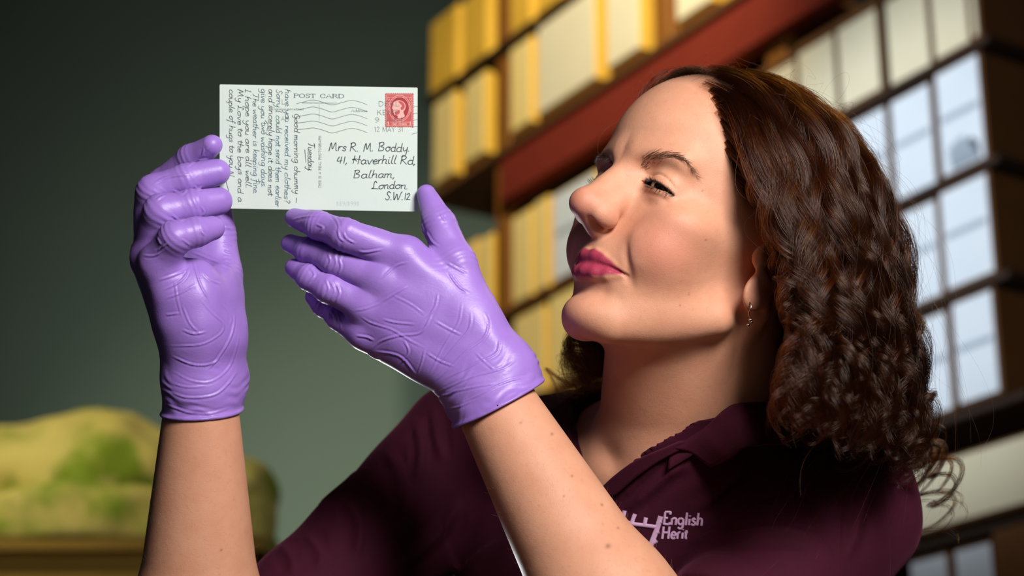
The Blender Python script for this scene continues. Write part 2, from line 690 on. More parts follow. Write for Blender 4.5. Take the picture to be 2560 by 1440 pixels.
person = bpy.data.objects.new('person', None)
COL.objects.link(person)
person['label'] = 'person in a dark burgundy polo shirt and purple gloves holding up a postcard'
person['category'] = 'person'


def build_body(h, lo=None, hi=None):
    lo = np.array([-0.30, -0.41, 1.21]) if lo is None else lo
    hi = np.array([0.36, 0.20, 1.70]) if hi is None else hi
    v, q = skin_surface(body_sdf, lo, hi, h)
    return v, q


BODY_H = 0.00115
bv, bq = build_body(BODY_H)
tick('body surface %d' % len(bv))


def skin_masks(v):
    q = to_head(v)
    ys = q[:, 1]
    ya = np.abs(ys)
    s = np.stack([q[:, 0], ya, q[:, 2]], -1)
    n = len(v)
    out = {}
    top = np.interp(ya, [0, 5, 13, 21, 27.5], [-37.0, -35.6, -38.2, -42.4, -47.2])
    bot = np.interp(ya, [0, 8, 16, 23, 27.5], [-56.6, -56.2, -53.8, -50.2, -48.0])
    out['lip'] = np.clip((top - q[:, 2]) / 1.8 + 0.5, 0, 1) * np.clip((q[:, 2] - bot) / 1.8 + 0.5, 0, 1) * (q[:, 0] > 70) * (ya < 28)
    # scalp under the hair
    hl = q[:, 2] - np.interp(ya, [0, 20, 40, 58, 66, 75], [99, 98, 86, 58, 22, 16])
    front = np.clip(hl / 16, 0, 1)
    back = np.clip((-4 - q[:, 0]) / 6, 0, 1) * (q[:, 2] > -45) * np.clip((q[:, 2] - 34) / 10 + np.clip((-22 - q[:, 0]) / 8, 0, 1), 0, 1)
    inhead = np.linalg.norm(q - [0, 0, 30], axis=1) < 150
    out['scalp'] = np.maximum(front, back) * inhead * (1 - boxmask(q, (-40, 58, -45), (25, 110, 32)))
    # flushed cheeks, nose and ears
    g = lambda c, r: np.exp(-(((s - np.asarray(c)) / r) ** 2).sum(-1))
    blush = 0.9 * g((72, 46, -24), 22) + 0.9 * g((118, 0, -12), 13) + 0.5 * g((82, 0, -84), 16) + 0.9 * g((-8, 74, -20), 18) + 0.5 * g((90, 30, 12), 8) + 0.5 * g((100, 14, -18), 8)
    out['blush'] = np.clip(blush, 0, 1) * inhead
    # brown tint of the brow and the lash roots
    br = [(95, 19, 33.5), (92, 25, 35.8), (87, 33, 37.5), (78, 44, 36.5), (69, 54, 31)]
    m = boxmask(s, (60, 4, 25), (110, 60, 55))
    bd = np.full(n, 99.0, f32)
    bd[m], par = polyline_dist(s[m].astype(f32), br)
    out['brow'] = np.clip(1 - bd / 3.6, 0, 1)
    r, az, el, up, lo, t = lid_angles(q.astype(f32), ya.astype(f32))
    m = (r < 17) & (s[:, 0] > EYE[0] + 0) & (t > 0.02) & (t < 0.99)
    out['lash'] = m * (np.exp(-((el - up) * 13 / 0.9) ** 2) + 0.5 * np.exp(-((el - lo) * 13 / 0.7) ** 2))
    # a few moles
    uv = np.stack([1280 + F_PX * v[:, 0] / v[:, 2], 720 - F_PX * v[:, 1] / v[:, 2]], -1)
    mole = np.zeros(n)
    for mu, mv, mr in ((1520, 1365, 6.5), (1505, 1262, 3.4), (1380, 1085, 3.6), (1302, 1057, 3), (1757, 478, 2.4), (1765, 600, 2.4), (1722, 735, 2.4), (1700, 763, 2.2), (1545, 1320, 3), (1430, 1190, 3), (1410, 1240, 2.6), (553, 1375, 3)):
        mole = np.maximum(mole, np.exp(-(((uv - [mu, mv]) / mr) ** 2).sum(-1)) * (v[:, 2] < 1.47))
    out['mole'] = mole
    return out


def skin_material():
    m = Mat('skin', rough=0.42, IOR=1.4)
    base = m.mix(m.noise(55, 4, 0.6).outputs[0], srgb(216, 160, 130), srgb(198, 136, 106))
    sp = m.ramp(m.noise(330, 2, 0.5).outputs[0], [(0.60, (0, 0, 0)), (0.75, (1, 1, 1))])
    base = m.mix(m.n('ShaderNodeMath', operation='MULTIPLY', i_0=sp, i_1=0.13).outputs[0], base, srgb(150, 88, 66))
    base = m.mix(m.n('ShaderNodeMath', operation='MULTIPLY', i_0=m.attr('blush').outputs['Fac'], i_1=0.55).outputs[0], base, srgb(196, 104, 92))
    lipc = m.mix(m.noise(700, 2).outputs[0], srgb(174, 64, 88), srgb(152, 48, 72))
    base = m.mix(m.attr('lip').outputs['Fac'], base, lipc)
    base = m.mix(m.n('ShaderNodeMath', operation='MULTIPLY', i_0=m.attr('brow').outputs['Fac'], i_1=0.45).outputs[0], base, srgb(84, 52, 38))
    base = m.mix(m.n('ShaderNodeMath', operation='MULTIPLY', i_0=m.attr('mole').outputs['Fac'], i_1=0.6).outputs[0], base, srgb(92, 50, 36))
    base = m.mix(m.attr('lash').outputs['Fac'], base, srgb(40, 24, 20))
    base = m.mix(m.attr('scalp').outputs['Fac'], base, srgb(30, 18, 12))
    m.set('Base Color', base)
    ro = m.n('ShaderNodeMix', data_type='FLOAT', i_0=m.attr('lip').outputs['Fac'], i_2=0.46, i_3=0.40).outputs[0]
    ro = m.n('ShaderNodeMix', data_type='FLOAT', i_0=m.attr('scalp').outputs['Fac'], i_2=ro, i_3=0.95).outputs[0]
    m.set('Roughness', ro)
    m.set('Specular IOR Level', m.n('ShaderNodeMapRange', i_Value=m.attr('scalp').outputs['Fac'], i_3=0.42, i_4=0.02).outputs[0])
    m.set('Subsurface Weight', 0.18)
    m.set('Subsurface Radius', (0.010, 0.004, 0.002))
    m.set('Subsurface Scale', 0.35)
    nb = m.bump(m.noise(1700, 3, 0.6).outputs[0], 0.34, 0.0006)
    nb = m.bump(m.noise(240, 3, 0.5).outputs[0], 0.12, 0.001, nb)
    m.set('Normal', nb)
    return m.m


SKIN = skin_material()
me = mesh_from('body', W(bv), bq)
for k, a in skin_masks(bv).items():
    set_attr(me, k, a)
body = link('body', me, SKIN, person, label='bare skin of face, neck and forearms')
tick('body mesh')

# ------------------------------------------------------------------ eyes, lashes, brows, earring


def strands(name, curves, r0, r1, mat, parent, **props):
    """hair curves object: list of (n,3) world points"""
    hc = bpy.data.hair_curves.new(name)
    sizes = [len(c) for c in curves]
    hc.add_curves(sizes)
    hc.attributes['position'].data.foreach_set('vector', np.concatenate(curves).astype(f32).ravel())
    rad = hc.attributes.get('radius') or hc.attributes.new('radius', 'FLOAT', 'POINT')
    r0 = np.broadcast_to(r0, len(curves))
    r1 = np.broadcast_to(r1, len(curves))
    rr = np.concatenate([a + (b - a) * np.linspace(0, 1, n) ** 2 for a, b, n in zip(r0, r1, sizes)])
    rad.data.foreach_set('value', rr.astype(f32))
    return link(name, hc, mat, parent, **props)


def lathe_about(axis, profile, n=48):
    """rings (along, radius) about a unit axis; vertices relative to the origin"""
    axis = np.asarray(axis, float)
    axis /= np.linalg.norm(axis)
    a = np.cross(axis, [0.3, 0.2, 1.0])
    a /= np.linalg.norm(a)
    b = np.cross(axis, a)
    ang = np.linspace(0, 2 * math.pi, n, endpoint=False)
    ring = np.cos(ang)[:, None] * a + np.sin(ang)[:, None] * b
    v = np.concatenate([axis * x + ring * r for x, r in profile])
    f = []
    for i in range(len(profile) - 1):
        for j in range(n):
            k = (j + 1) % n
            f.append((i * n + j, i * n + k, (i + 1) * n + k, (i + 1) * n + j))
    return v, f


def eye_material():
    m = Mat('eye', rough=0.08, IOR=1.38)
    a = m.attr('ang').outputs['Fac']
    c = m.ramp(a, [(0.0, (0.004, 0.003, 0.003)), (0.17, (0.004, 0.003, 0.003)), (0.19, srgb(34, 20, 13)), (0.40, srgb(24, 15, 11)), (0.47, srgb(14, 10, 9)), (0.52, srgb(190, 172, 164)), (1.0, srgb(182, 160, 152))])
    m.set('Base Color', c)
    return m.m


EYE_M = eye_material()
for sgn in (1, -1):
    ec = from_head(EYE * [1, sgn, 1])
    gz = np.array([-0.52, 0.0, -0.85])
    gz = gz / np.linalg.norm(gz)
    th = np.concatenate([np.linspace(0.002, 0.6, 24), np.linspace(0.66, 3.13, 24)])
    rad = (EYE_R + 0.7 * np.exp(-(th / 0.36) ** 2)) * HS / 1000
    v, f = lathe_about(gz, [(r * math.cos(t), r * math.sin(t)) for r, t in zip(rad, th)])
    me = mesh_from('eye', W(ec + v), f)
    set_attr(me, 'ang', np.repeat(th, 48))
    link('eye', me, EYE_M, person, label='dark brown eye')

LASH_M = Mat('lash', srgb(18, 12, 10), 0.5).m
BROW_M = Mat('brow_hair', srgb(92, 60, 44), 0.5).m


def lid_point(t, which, sgn, r=13.4):
    az = -0.98 + t * LID_SPAN
    c = 0.04 - 0.46 * t
    b = 4 * t * (1 - t)
    el = c + 0.17 * b * (1.35 - 0.8 * t) if which == 'up' else c - 0.16 * b * (1.3 - 0.6 * t)
    d = np.array([math.cos(el) * math.cos(az), math.cos(el) * math.sin(az), math.sin(el)])
    return (EYE + d * r) * [1, sgn, 1], d * [1, sgn, 1]


cur = []
for sgn in (1, -1):
    for i in range(64):
        t = random.uniform(0.06, 0.98)
        p, d = lid_point(t, 'up', sgn, 13.2)
        L = (4.2 + 3.2 * t) * random.uniform(0.75, 1.1)
        out = d + np.array([0.3, 0.25 * sgn * (t - 0.35) * 2, -0.42]) + np.random.default_rng(i).normal(0, 0.08, 3)
        out /= np.linalg.norm(out)
        up = np.array([0, 0, 1.0])
        u = np.linspace(0, 1, 7)[:, None]
        cur.append(W(from_head(p + out * L * u + up * L * 0.55 * u ** 2)))
    for i in range(45):
        t = random.uniform(0.15, 0.97)
        p, d = lid_point(t, 'low', sgn, 13.3)
        L = random.uniform(2.0, 3.6)
        out = d + np.array([0.2, 0.2 * sgn * (t - 0.3), -0.35]) + np.random.default_rng(i + 99).normal(0, 0.1, 3)
        out /= np.linalg.norm(out)
        u = np.linspace(0, 1, 6)[:, None]
        cur.append(W(from_head(p + out * L * u + np.array([0, 0, -1.0]) * L * 0.2 * u ** 2)))
strands('eyelashes', cur, 0.00011, 0.00003, LASH_M, person)

BROW = smooth_poly([(95, 18.5, 32.5), (92.5, 24, 35), (87, 33, 37), (79, 44, 36.4), (69, 54, 31.5)], 60)


def drop(q, guess_out, steps=10, off=0.0):
    """move points (head mm) onto the head surface along a direction"""
    q = np.asarray(q, f32).copy()
    for _ in range(steps):
        d = head_sdf(q) - off
        q = q - np.asarray(guess_out, f32) * d[:, None] * 0.8
    return q


cur = []
for sgn in (1, -1):
    n = 280
    u = rng.beta(1.0, 1.35, n)
    idx = (u * 58).astype(int)
    wid = np.interp(u, [0, 0.12, 0.5, 0.8, 1], [2.2, 3.0, 2.3, 1.4, 0.5])
    base = BROW[idx] + np.stack([np.zeros(n), np.zeros(n), rng.normal(0, 0.5, n) * wid], -1)
    tan = BROW[idx + 1] - BROW[idx]
    tan /= np.linalg.norm(tan, axis=1, keepdims=True)
    lift = np.interp(u, [0, 0.3, 0.7, 1], [0.55, 0.35, 0.08, -0.05])
    base *= [1, sgn, 1]
    tan *= [1, sgn, 1]
    o = np.array([0.75, 0.5 * sgn, 0.3])
    o /= np.linalg.norm(o)
    base = drop(base, o, 14, 0.35)
    for b, t, l in zip(base, tan, lift):
        L = rng.uniform(3.5, 7.0) * (1.15 - 0.5 * max(0.0, -l * 3 + 0.3))
        s = np.linspace(0, 1, 6)[:, None]
        path = b + (t + [0, 0, l] + rng.normal(0, 0.13, 3)) * L * s + o * (0.1 + 1.3 * s * (1 - 0.55 * s))
        cur.append(W(from_head(path)))
strands('eyebrows', cur, 0.00007, 0.00003, BROW_M, person)

# hoop earring through the lobe of her left ear
GOLD = Mat('silver', srgb(215, 205, 190), 0.18, Metallic=1.0).m


def tube(pts, r, n=10, closed=False):
    pts = np.asarray(pts, float)
    m = len(pts)
    r = np.broadcast_to(r, m)
    T = np.gradient(pts, axis=0)
    T /= np.linalg.norm(T, axis=1, keepdims=True) + 1e-12
    a = np.cross(T[0], [0.31, 0.2, 0.93])
    a /= np.linalg.norm(a)
    v, f = [], []
    for i in range(m):
        a = a - T[i] * (a @ T[i])
        a /= np.linalg.norm(a)
        b = np.cross(T[i], a)
        ang = np.linspace(0, 2 * math.pi, n, endpoint=False)
        v.append(pts[i] + r[i] * (np.cos(ang)[:, None] * a + np.sin(ang)[:, None] * b))
    for i in range(m - 1):
        for j in range(n):
            k = (j + 1) % n
            f.append((i * n + j, i * n + k, (i + 1) * n + k, (i + 1) * n + j))
    f.append(tuple(range(n))[::-1])
    f.append(tuple(range((m - 1) * n, m * n)))
    return np.concatenate(v), f


ear_hole = px(1875, 770, 1.355)
tick('face parts')

# ------------------------------------------------------------------ gloves and polo shirt


class Wob:
    """smooth random field from sine waves"""

    def __init__(self, scale, n=10, seed=1, stretch=(1, 1, 1)):
        g = np.random.default_rng(seed)
        k = g.normal(0, 1, (n, 3))
        self.k = (k / np.linalg.norm(k, axis=1, keepdims=True) * g.uniform(0.6, 1.5, (n, 1)) * (2 * math.pi / scale) * np.asarray(stretch)).astype(f32)
        self.ph = g.uniform(0, 6.28, n).astype(f32)
        self.n = n

    def __call__(self, p):
        out = np.zeros(len(p), f32)
        for k, ph in zip(self.k, self.ph):
            out += np.sin(p @ k + ph)
        return out / math.sqrt(self.n)


def to_px(p):
    return np.stack([1280 + F_PX * p[:, 0] / p[:, 2], 720 - F_PX * p[:, 1] / p[:, 2]], -1)


def vertex_normals(fn, v, e):
    _, g = grad(fn, v, f32(e))
    return g / (np.linalg.norm(g, axis=1, keepdims=True) + 1e-9)


def ridge_height(v, nrm, lines, amp=0.0008, w=2.6):
    """raised folds along drawn lines on the side of the surface they were drawn on"""
    uv = to_px(v).astype(f32)
    front = np.clip(-nrm[:, 2] * 3 + 0.3, 0, 1)
    h = np.zeros(len(v), f32)
    for i, ln in enumerate(lines):
        pts = smooth_poly(ln, 24).astype(f32)
        lo, hi = pts.min(0) - 14, pts.max(0) + 14
        m = np.nonzero(np.all((uv > lo) & (uv < hi), 1) & (front > 0))[0]
        if not len(m):
            continue
        d, t = polyline_dist(uv[m], pts)
        fade = np.clip(np.minimum(t, 1 - t) * 5, 0, 1)
        k = (0.75 + 0.5 * ((i * 37) % 10) / 10)
        h[m] += amp * k * fade * (gauss(d, w * k) - 0.45 * gauss(np.abs(d) - 2.6 * w, w * 1.2)) * front[m]
    return h


def crop_lines(lines, ox, oy, s):
    return [[(ox + x / s, oy + y / s) for x, y in ln] for ln in lines]


RIDGE_L = crop_lines([
    [(640, 690), (560, 722), (490, 735)], [(785, 600), (700, 650), (640, 690)], [(950, 640), (930, 720), (880, 780)],
    [(1080, 690), (1060, 800), (980, 930), (900, 1090)], [(1130, 740), (1120, 830), (1050, 920), (960, 1030), (900, 1100)],
    [(1200, 740), (1222, 800), (1200, 880), (1100, 960), (1000, 1060), (930, 1120)],
    [(520, 760), (580, 800), (700, 840), (800, 900), (880, 940)], [(580, 950), (640, 900), (740, 870), (860, 850), (930, 720)],
    [(930, 790), (1000, 830), (1080, 870)], [(830, 1100), (860, 1020), (880, 940)], [(700, 650), (800, 700), (880, 760)],
    [(1285, 870), (1272, 960), (1180, 1010), (1080, 1060), (980, 1110)], [(1380, 1000), (1300, 1050), (1150, 1090), (1010, 1150), (950, 1180)],
    [(1460, 1090), (1330, 1120), (1200, 1180), (1080, 1240)], [(600, 960), (700, 970), (760, 1000), (830, 1090)], [(760, 890), (790, 960), (740, 1030)],
    [(1020, 1180), (1150, 1150), (1270, 1130)], [(650, 400), (560, 415), (510, 410)], [(990, 470), (1080, 520), (1110, 535)], [(790, 470), (720, 490), (640, 560)],
    [(150, 240), (230, 222), (340, 212)], [(280, 262), (320, 280), (300, 300)], [(400, 285), (412, 335), (440, 362)], [(360, 200), (400, 250), (410, 300)], [(430, 300), (450, 340), (500, 370)],
    [(350, 420), (360, 470), (340, 500)], [(385, 425), (392, 480), (372, 520)], [(410, 450), (420, 500), (400, 540)],
    [(250, 500), (275, 540), (240, 580)], [(335, 560), (352, 620), (330, 660)], [(360, 570), (385, 625), (362, 680)], [(395, 590), (412, 640), (390, 690)],
    [(360, 730), (385, 770), (380, 820)], [(400, 750), (415, 800), (420, 840)], [(840, 215), (880, 340), (930, 440)], [(880, 300), (920, 360), (960, 390)], [(960, 200), (985, 240), (1000, 245)],
    [(500, 870), (560, 880), (600, 900)], [(560, 960), (600, 990), (640, 1000)], [(950, 1200), (1010, 1190), (1060, 1160)], [(985, 1270), (1060, 1260), (1150, 1220)],
    [(1000, 520), (1060, 600), (1120, 640)], [(880, 960), (960, 1010), (1040, 1040)], [(1150, 960), (1200, 1010), (1260, 1060)], [(640, 780), (720, 800), (830, 810)],
], 660, 440, 2.182)
RIDGE_R = crop_lines([
    [(265, 740), (280, 840), (300, 920)], [(340, 680), (300, 740), (210, 790)], [(370, 760), (300, 800), (220, 830)],
    [(390, 830), (450, 900), (500, 950), (490, 1000), (400, 1050), (300, 1060), (235, 1060)], [(220, 910), (290, 900)],
    [(250, 1110), (350, 1150), (430, 1150), (500, 1120)], [(250, 1180), (350, 1230), (450, 1230), (540, 1150), (580, 1000)],
    [(240, 1280), (330, 1310), (450, 1300), (520, 1250), (570, 1180)], [(220, 1340), (320, 1380), (430, 1390), (540, 1360)],
    [(340, 600), (440, 640), (560, 690)], [(350, 620), (390, 760), (450, 860)], [(330, 690), (250, 720), (190, 740)], [(215, 590), (170, 620), (110, 620)],
    [(500, 850), (540, 920), (535, 960)], [(560, 900), (540, 1010), (480, 1120), (420, 1180)],
    [(160, 270), (230, 240), (340, 225)], [(250, 300), (300, 320), (330, 290)], [(360, 280), (380, 300), (400, 285)], [(175, 350), (210, 330), (225, 330)],
    [(250, 420), (290, 450), (320, 440)], [(235, 440), (290, 465)], [(395, 380), (410, 410), (400, 430)], [(200, 570), (180, 530)],
    [(300, 540), (340, 570)], [(400, 505), (410, 525)], [(180, 600), (230, 560)], [(500, 560), (545, 570)], [(505, 600), (545, 610)], [(500, 640), (545, 645)], [(510, 480), (540, 490)],
    [(320, 190), (380, 150), (440, 80)], [(380, 160), (430, 150)], [(410, 100), (400, 130)],
    [(250, 1240), (330, 1260), (420, 1255)], [(300, 980), (360, 1000), (420, 990)], [(400, 700), (440, 740), (490, 760)], [(300, 860), (340, 950), (390, 1000)],
], 300, 320, 1.945)


def glove_fn(H, w, pads, wr, el, r_w, n_cut, c_cut, flare):
    n_cut = (np.asarray(n_cut, float) / np.linalg.norm(n_cut)).astype(f32)
    c0 = np.asarray(c_cut, f32)
    end = wr + (el - wr) * 0.25

    def fn(p):
        d = hand_sdf(p, H, w, pads)
        d = smin(d, cone(p, wr + (wr - el) * 0.02, end, r_w[0], r_w[1]), 0.010)
        s = (p - c0) @ n_cut
        k = np.clip((s + 0.022) / 0.022, 0, 1)
        d = d - f32(0.0009) - flare * k * k - 0.0012 * gauss(s + 0.0016, 0.0016)
        return smax(d, s, 0.0012)
    return fn, n_cut, c0


GLOVE_H = 0.00072


def glove_material():
    m = Mat('purple_nitrile', rough=0.42, IOR=1.5)
    n1 = m.noise(60, 3, 0.55).outputs[0]
    m.set('Base Color', m.mix(n1, srgb(144, 106, 190), srgb(158, 122, 202)))
    m.set('Subsurface Weight', 0.12)
    m.set('Subsurface Radius', (0.004, 0.003, 0.006))
    m.set('Subsurface Scale', 0.4)
    m.set('Specular IOR Level', 0.45)
    vec = m.n('ShaderNodeMapping', i_Vector=m.obj(), i_Scale=(1.0, 1.0, 1.9)).outputs[0]
    w1 = m.n('ShaderNodeTexNoise', i_Scale=85, i_Detail=2, i_Distortion=1.2, i_Vector=vec)
    rid = m.ramp(w1.outputs[0], [(0.40, (0, 0, 0)), (0.5, (1, 1, 1)), (0.60, (0, 0, 0))])
    b = m.bump(rid, 0.035, 0.0012)
    b = m.bump(m.noise(900, 2).outputs[0], 0.10, 0.0005, b)
    m.set('Normal', b)
    return m.m


GLOVE_M = glove_material()
n_L = np.array([0.46, -0.886, 0.0])
n_R = np.array([0.03, -1.0, 0.12])
for (H, w, pads, wr, el, rw, n, c, flare, lines, lo, hi, lab, seed) in (
    (HL, WL, PADS_L, WR_L, EL_L, (0.0285, 0.031), n_L, px(1242, 1017, 1.370), 0.0028, RIDGE_L, px(650, 1130, 1.31), px(1420, 430, 1.47), 'purple glove with its back to the camera, thumb at the card corner', 3),
    (HRT, WRT, PADS_R, WR_R, EL_R, (0.0255, 0.0265), n_R, px(500, 1036, 1.405), 0.0012, RIDGE_R, px(270, 1100, 1.31), px(720, 300, 1.50), 'purple glove with curled fingers pinching the card edge', 5),
):
    fn, nc, c0 = glove_fn(H, w, pads, wr, el, rw, n, c, flare)
    lo, hi = np.minimum(lo, hi), np.maximum(lo, hi)
    v, q = skin_surface(fn, lo, hi, GLOVE_H, relax=2)
    nrm = vertex_normals(fn, v, 0.0003)
    h = ridge_height(v, nrm, lines, 0.00052, 1.9)
    s = (v - c0) @ nc
    ax = ((el - wr) / np.linalg.norm(el - wr)).astype(f32)
    along = (v - wr.astype(f32)) @ ax
    wb = Wob(0.03, 8, seed)
    fold = np.sin(along * 2 * math.pi / 0.0095 + 3.0 * wb(v)) * np.clip(0.5 + 0.8 * Wob(0.025, 8, seed + 1)(v), 0, 1)
    h += 0.00045 * fold * np.exp(-((along - 0.004) / 0.028) ** 2) * np.clip(-s / 0.004, 0, 1)
    # loose rubber over the finger joints
    for f in ('index', 'middle', 'ring', 'little', 'thumb'):
        m_, r_ = H[f]
        for j in (1, 2):
            t_ = (m_[j + 1] - m_[j - 1])
            t_ = (t_ / np.linalg.norm(t_)).astype(f32)
            dv = v - m_[j].astype(f32)
            a_ = dv @ t_
            dist = np.sqrt((dv * dv).sum(-1))
            h += 0.00022 * np.sin(a_ * 2 * math.pi / 0.0042 + 2.0 * wb(v)) * np.exp(-(a_ / 0.0065) ** 2) * np.clip(1.6 - dist / (r_[j] * 1.25), 0, 1)
    h += 0.0003 * Wob(0.022, 10, seed + 2)(v) * np.clip(-s / 0.01, 0, 1)
    v = v + nrm * h[:, None]
    link('glove', mesh_from('glove', W(v), q), GLOVE_M, person, label=lab)
tick('gloves')


# --- polo shirt
def trace(fn, u, v, z0=1.15, n=70):
    """where the view ray of a pixel of the photograph meets a surface"""
    d = px(u, v, 1.0)
    z = z0
    for _ in range(n):
        z += float(fn((d * z).astype(f32)[None])[0]) * 0.8
    return d * z


SLEEVE_L = SH_L + (EL_L - SH_L) * 0.69
SLEEVE_R = SH_R + (EL_R - SH_R) * 0.83


def cloth_solid(p):
    d = smin(trunk_sdf(p), capsule_near(p, [from_head((-14, 0, -20)), NECK_LOW], 0.07, neck_sdf), 0.028) - f32(0.007)
    d = smin(d, cone(p, SH_L, EL_L, 0.054, 0.050), 0.03)
    d = smin(d, cone(p, SH_R, EL_R, 0.052, 0.0485), 0.03)
    return d


def skin_chest(p):
    d = smin(trunk_sdf(p), neck_sdf(p), 0.028)
    return d


UPL = (EL_L - SH_L) / np.linalg.norm(EL_L - SH_L)
UPR = (EL_R - SH_R) / np.linalg.norm(EL_R - SH_R)
V_NEAR = [trace(skin_chest, *q) for q in ((1530, 1235), (1590, 1180), (1645, 1140), (1740, 1090), (1850, 1035))]
V_FAR = [trace(skin_chest, *q) for q in ((1505, 1240), (1470, 1180), (1455, 1130), (1450, 1080), (1452, 1045))]


def tc(p):
    return (np.asarray(p, f32) - MID.astype(f32)) @ TRM.T


VN = np.array([tc(q) for q in V_NEAR])
VF = np.array([tc(q) for q in V_FAR])


def shirt_fn(p):
    d = cloth_solid(p)
    t = tc(p)
    # neck opening: a V at the front and a ring round the neck
    cn = np.interp(t[:, 2], VN[:, 2], VN[:, 0]).astype(f32)
    cf = np.interp(t[:, 2], VF[:, 2], VF[:, 0]).astype(f32)
    vee = np.maximum(np.maximum(t[:, 0] - cn + 0.012, cf - t[:, 0]), np.maximum(min(VN[0, 2], VF[0, 2]) - t[:, 2], -t[:, 1] - 0.0))
    d = smax(d, -vee, 0.002)
    up = (p - NECK_LOW.astype(f32)) @ (UP + 0.25 * TF - 0.1 * TL).astype(f32) - f32(0.034)
    axd = cone(p, NECK_LOW - UP * 0.05, from_head((-14, 0, -20)), 0.10, 0.10)
    d = smax(d, -np.maximum(-up, axd), 0.002)
    # sleeves end above the elbow
    for e, a, sh in ((SLEEVE_L, UPL, SH_L), (SLEEVE_R, UPR, SH_R)):
        s = (p - e.astype(f32)) @ a.astype(f32)
        arm = cone(p, sh, sh + a * 0.5, 0.075, 0.075)
        d = np.where(arm < 0.0, smax(d, s, 0.002), d)
    # hollow it so that the sleeve and neck edges are cloth
    return smax(d, -(d + 0.0028), 0.0005) if False else d


def hem_fn(p):
    d = shirt_fn(p)
    for e, a in ((SLEEVE_L, UPL), (SLEEVE_R, UPR)):
        s = (p - e.astype(f32)) @ a.astype(f32)
        d = d - 0.0009 * np.clip((s + 0.026) / 0.0015, 0, 1) * (s < 0.004)
    inner = cloth_solid(p) + f32(0.0045)
    inner2 = np.maximum(inner, trunk_sdf(p) - 0.05)
    return smax(d, -np.maximum(inner, -0.5), 0.001)


def shirt_material():
    m = Mat('burgundy_pique', rough=0.85)
    n1 = m.noise(40, 3).outputs[0]
    m.set('Base Color', m.mix(n1, srgb(48, 5, 24), srgb(62, 8, 32)))
    m.set('Specular IOR Level', 0.2)
    m.set('Sheen Weight', 0.12)
    m.set('Sheen Roughness', 0.4)
    m.set('Sheen Tint', (*srgb(190, 90, 130), 1))
    vec = m.n('ShaderNodeMapping', i_Vector=m.obj(), i_Rotation=(0.3, 0.2, 0.6)).outputs[0]
    v = m.n('ShaderNodeTexVoronoi', i_Scale=1300.0, i_Vector=vec, distance='CHEBYCHEV')
    b = m.bump(v.outputs['Distance'], 0.3, 0.0005)
    m.set('Normal', b)
    return m.m


SHIRT_M = shirt_material()
SHIRT_H = 0.0025
lo = np.array([-0.26, -0.62, 1.08])
hi = np.array([0.36, 0.0, 1.78])
v, q = skin_surface(hem_fn, lo, hi, SHIRT_H, relax=1)
nrm = vertex_normals(hem_fn, v, 0.0008)
FOLDS = [
    [(1660, 1150), (1600, 1200), (1550, 1250)], [(1720, 1150), (1640, 1210), (1570, 1275)], [(1890, 1150), (1800, 1230), (1740, 1290)],
    [(1940, 1180), (1850, 1250), (1770, 1300), (1720, 1330)], [(2020, 1250), (1900, 1280), (1800, 1320), (1720, 1370)], [(2060, 1350), (1950, 1330), (1840, 1335), (1740, 1360)],
    [(1080, 1010), (1090, 1080), (1110, 1160)], [(1040, 1040), (1055, 1130), (1040, 1220)], [(960, 1120), (1000, 1200), (990, 1300)], [(860, 1240), (900, 1310), (890, 1400)],
    [(760, 1330), (800, 1380), (800, 1430)], [(1150, 1250), (1100, 1330), (1000, 1420)], [(2200, 1180), (2150, 1280), (2120, 1400)],
    [(700, 1360), (730, 1400), (735, 1440)], [(1400, 1000), (1420, 1060), (1440, 1130)],
]
hgt = ridge_height(v, nrm, FOLDS, 0.0035, 11.0)
hgt += 0.0012 * Wob(0.07, 10, 21)(v)
v = v + nrm * hgt[:, None]
shirt = link('polo_shirt', mesh_from('polo_shirt', W(v), q), SHIRT_M, person, label='dark burgundy knitted polo shirt with embroidered lettering')
tick('shirt %d' % len(v))


def strip(rows, thick=0.0016):
    """a cloth sheet from rows of points, given a thickness"""
    rows = np.asarray(rows, float)
    a, b = rows.shape[:2]
    du = np.gradient(rows, axis=0)
    dv = np.gradient(rows, axis=1)
    n = np.cross(du, dv)
    n /= np.linalg.norm(n, axis=-1, keepdims=True) + 1e-9
    top = (rows + n * thick / 2).reshape(-1, 3)
    bot = (rows - n * thick / 2).reshape(-1, 3)
    v = np.concatenate([top, bot])
    N = a * b
    f = []
    for i in range(a - 1):
        for j in range(b - 1):
            k = i * b + j
            f.append((k, k + b, k + b + 1, k + 1))
            f.append((N + k, N + k + 1, N + k + b + 1, N + k + b))
    edge = [(i * b, (i + 1) * b) for i in range(a - 1)] + [((a - 1) * b + j, (a - 1) * b + j + 1) for j in range(b - 1)]
    edge += [((i + 1) * b + b - 1, i * b + b - 1) for i in range(a - 1)] + [(j + 1, j) for j in range(b - 1)]
    for p, q in edge:
        f.append((p, p + N, q + N, q))
    return v, f


# collar: a stand round the neck and a leaf turned down over the shoulders
def shirt_push(p, off):
    p = np.asarray(p, f32).reshape(-1, 3).copy()
    for _ in range(6):
        d, g = grad(cloth_solid, p, f32(0.001))
        p = p - g * np.minimum(d - off, 0)[:, None]
    return p


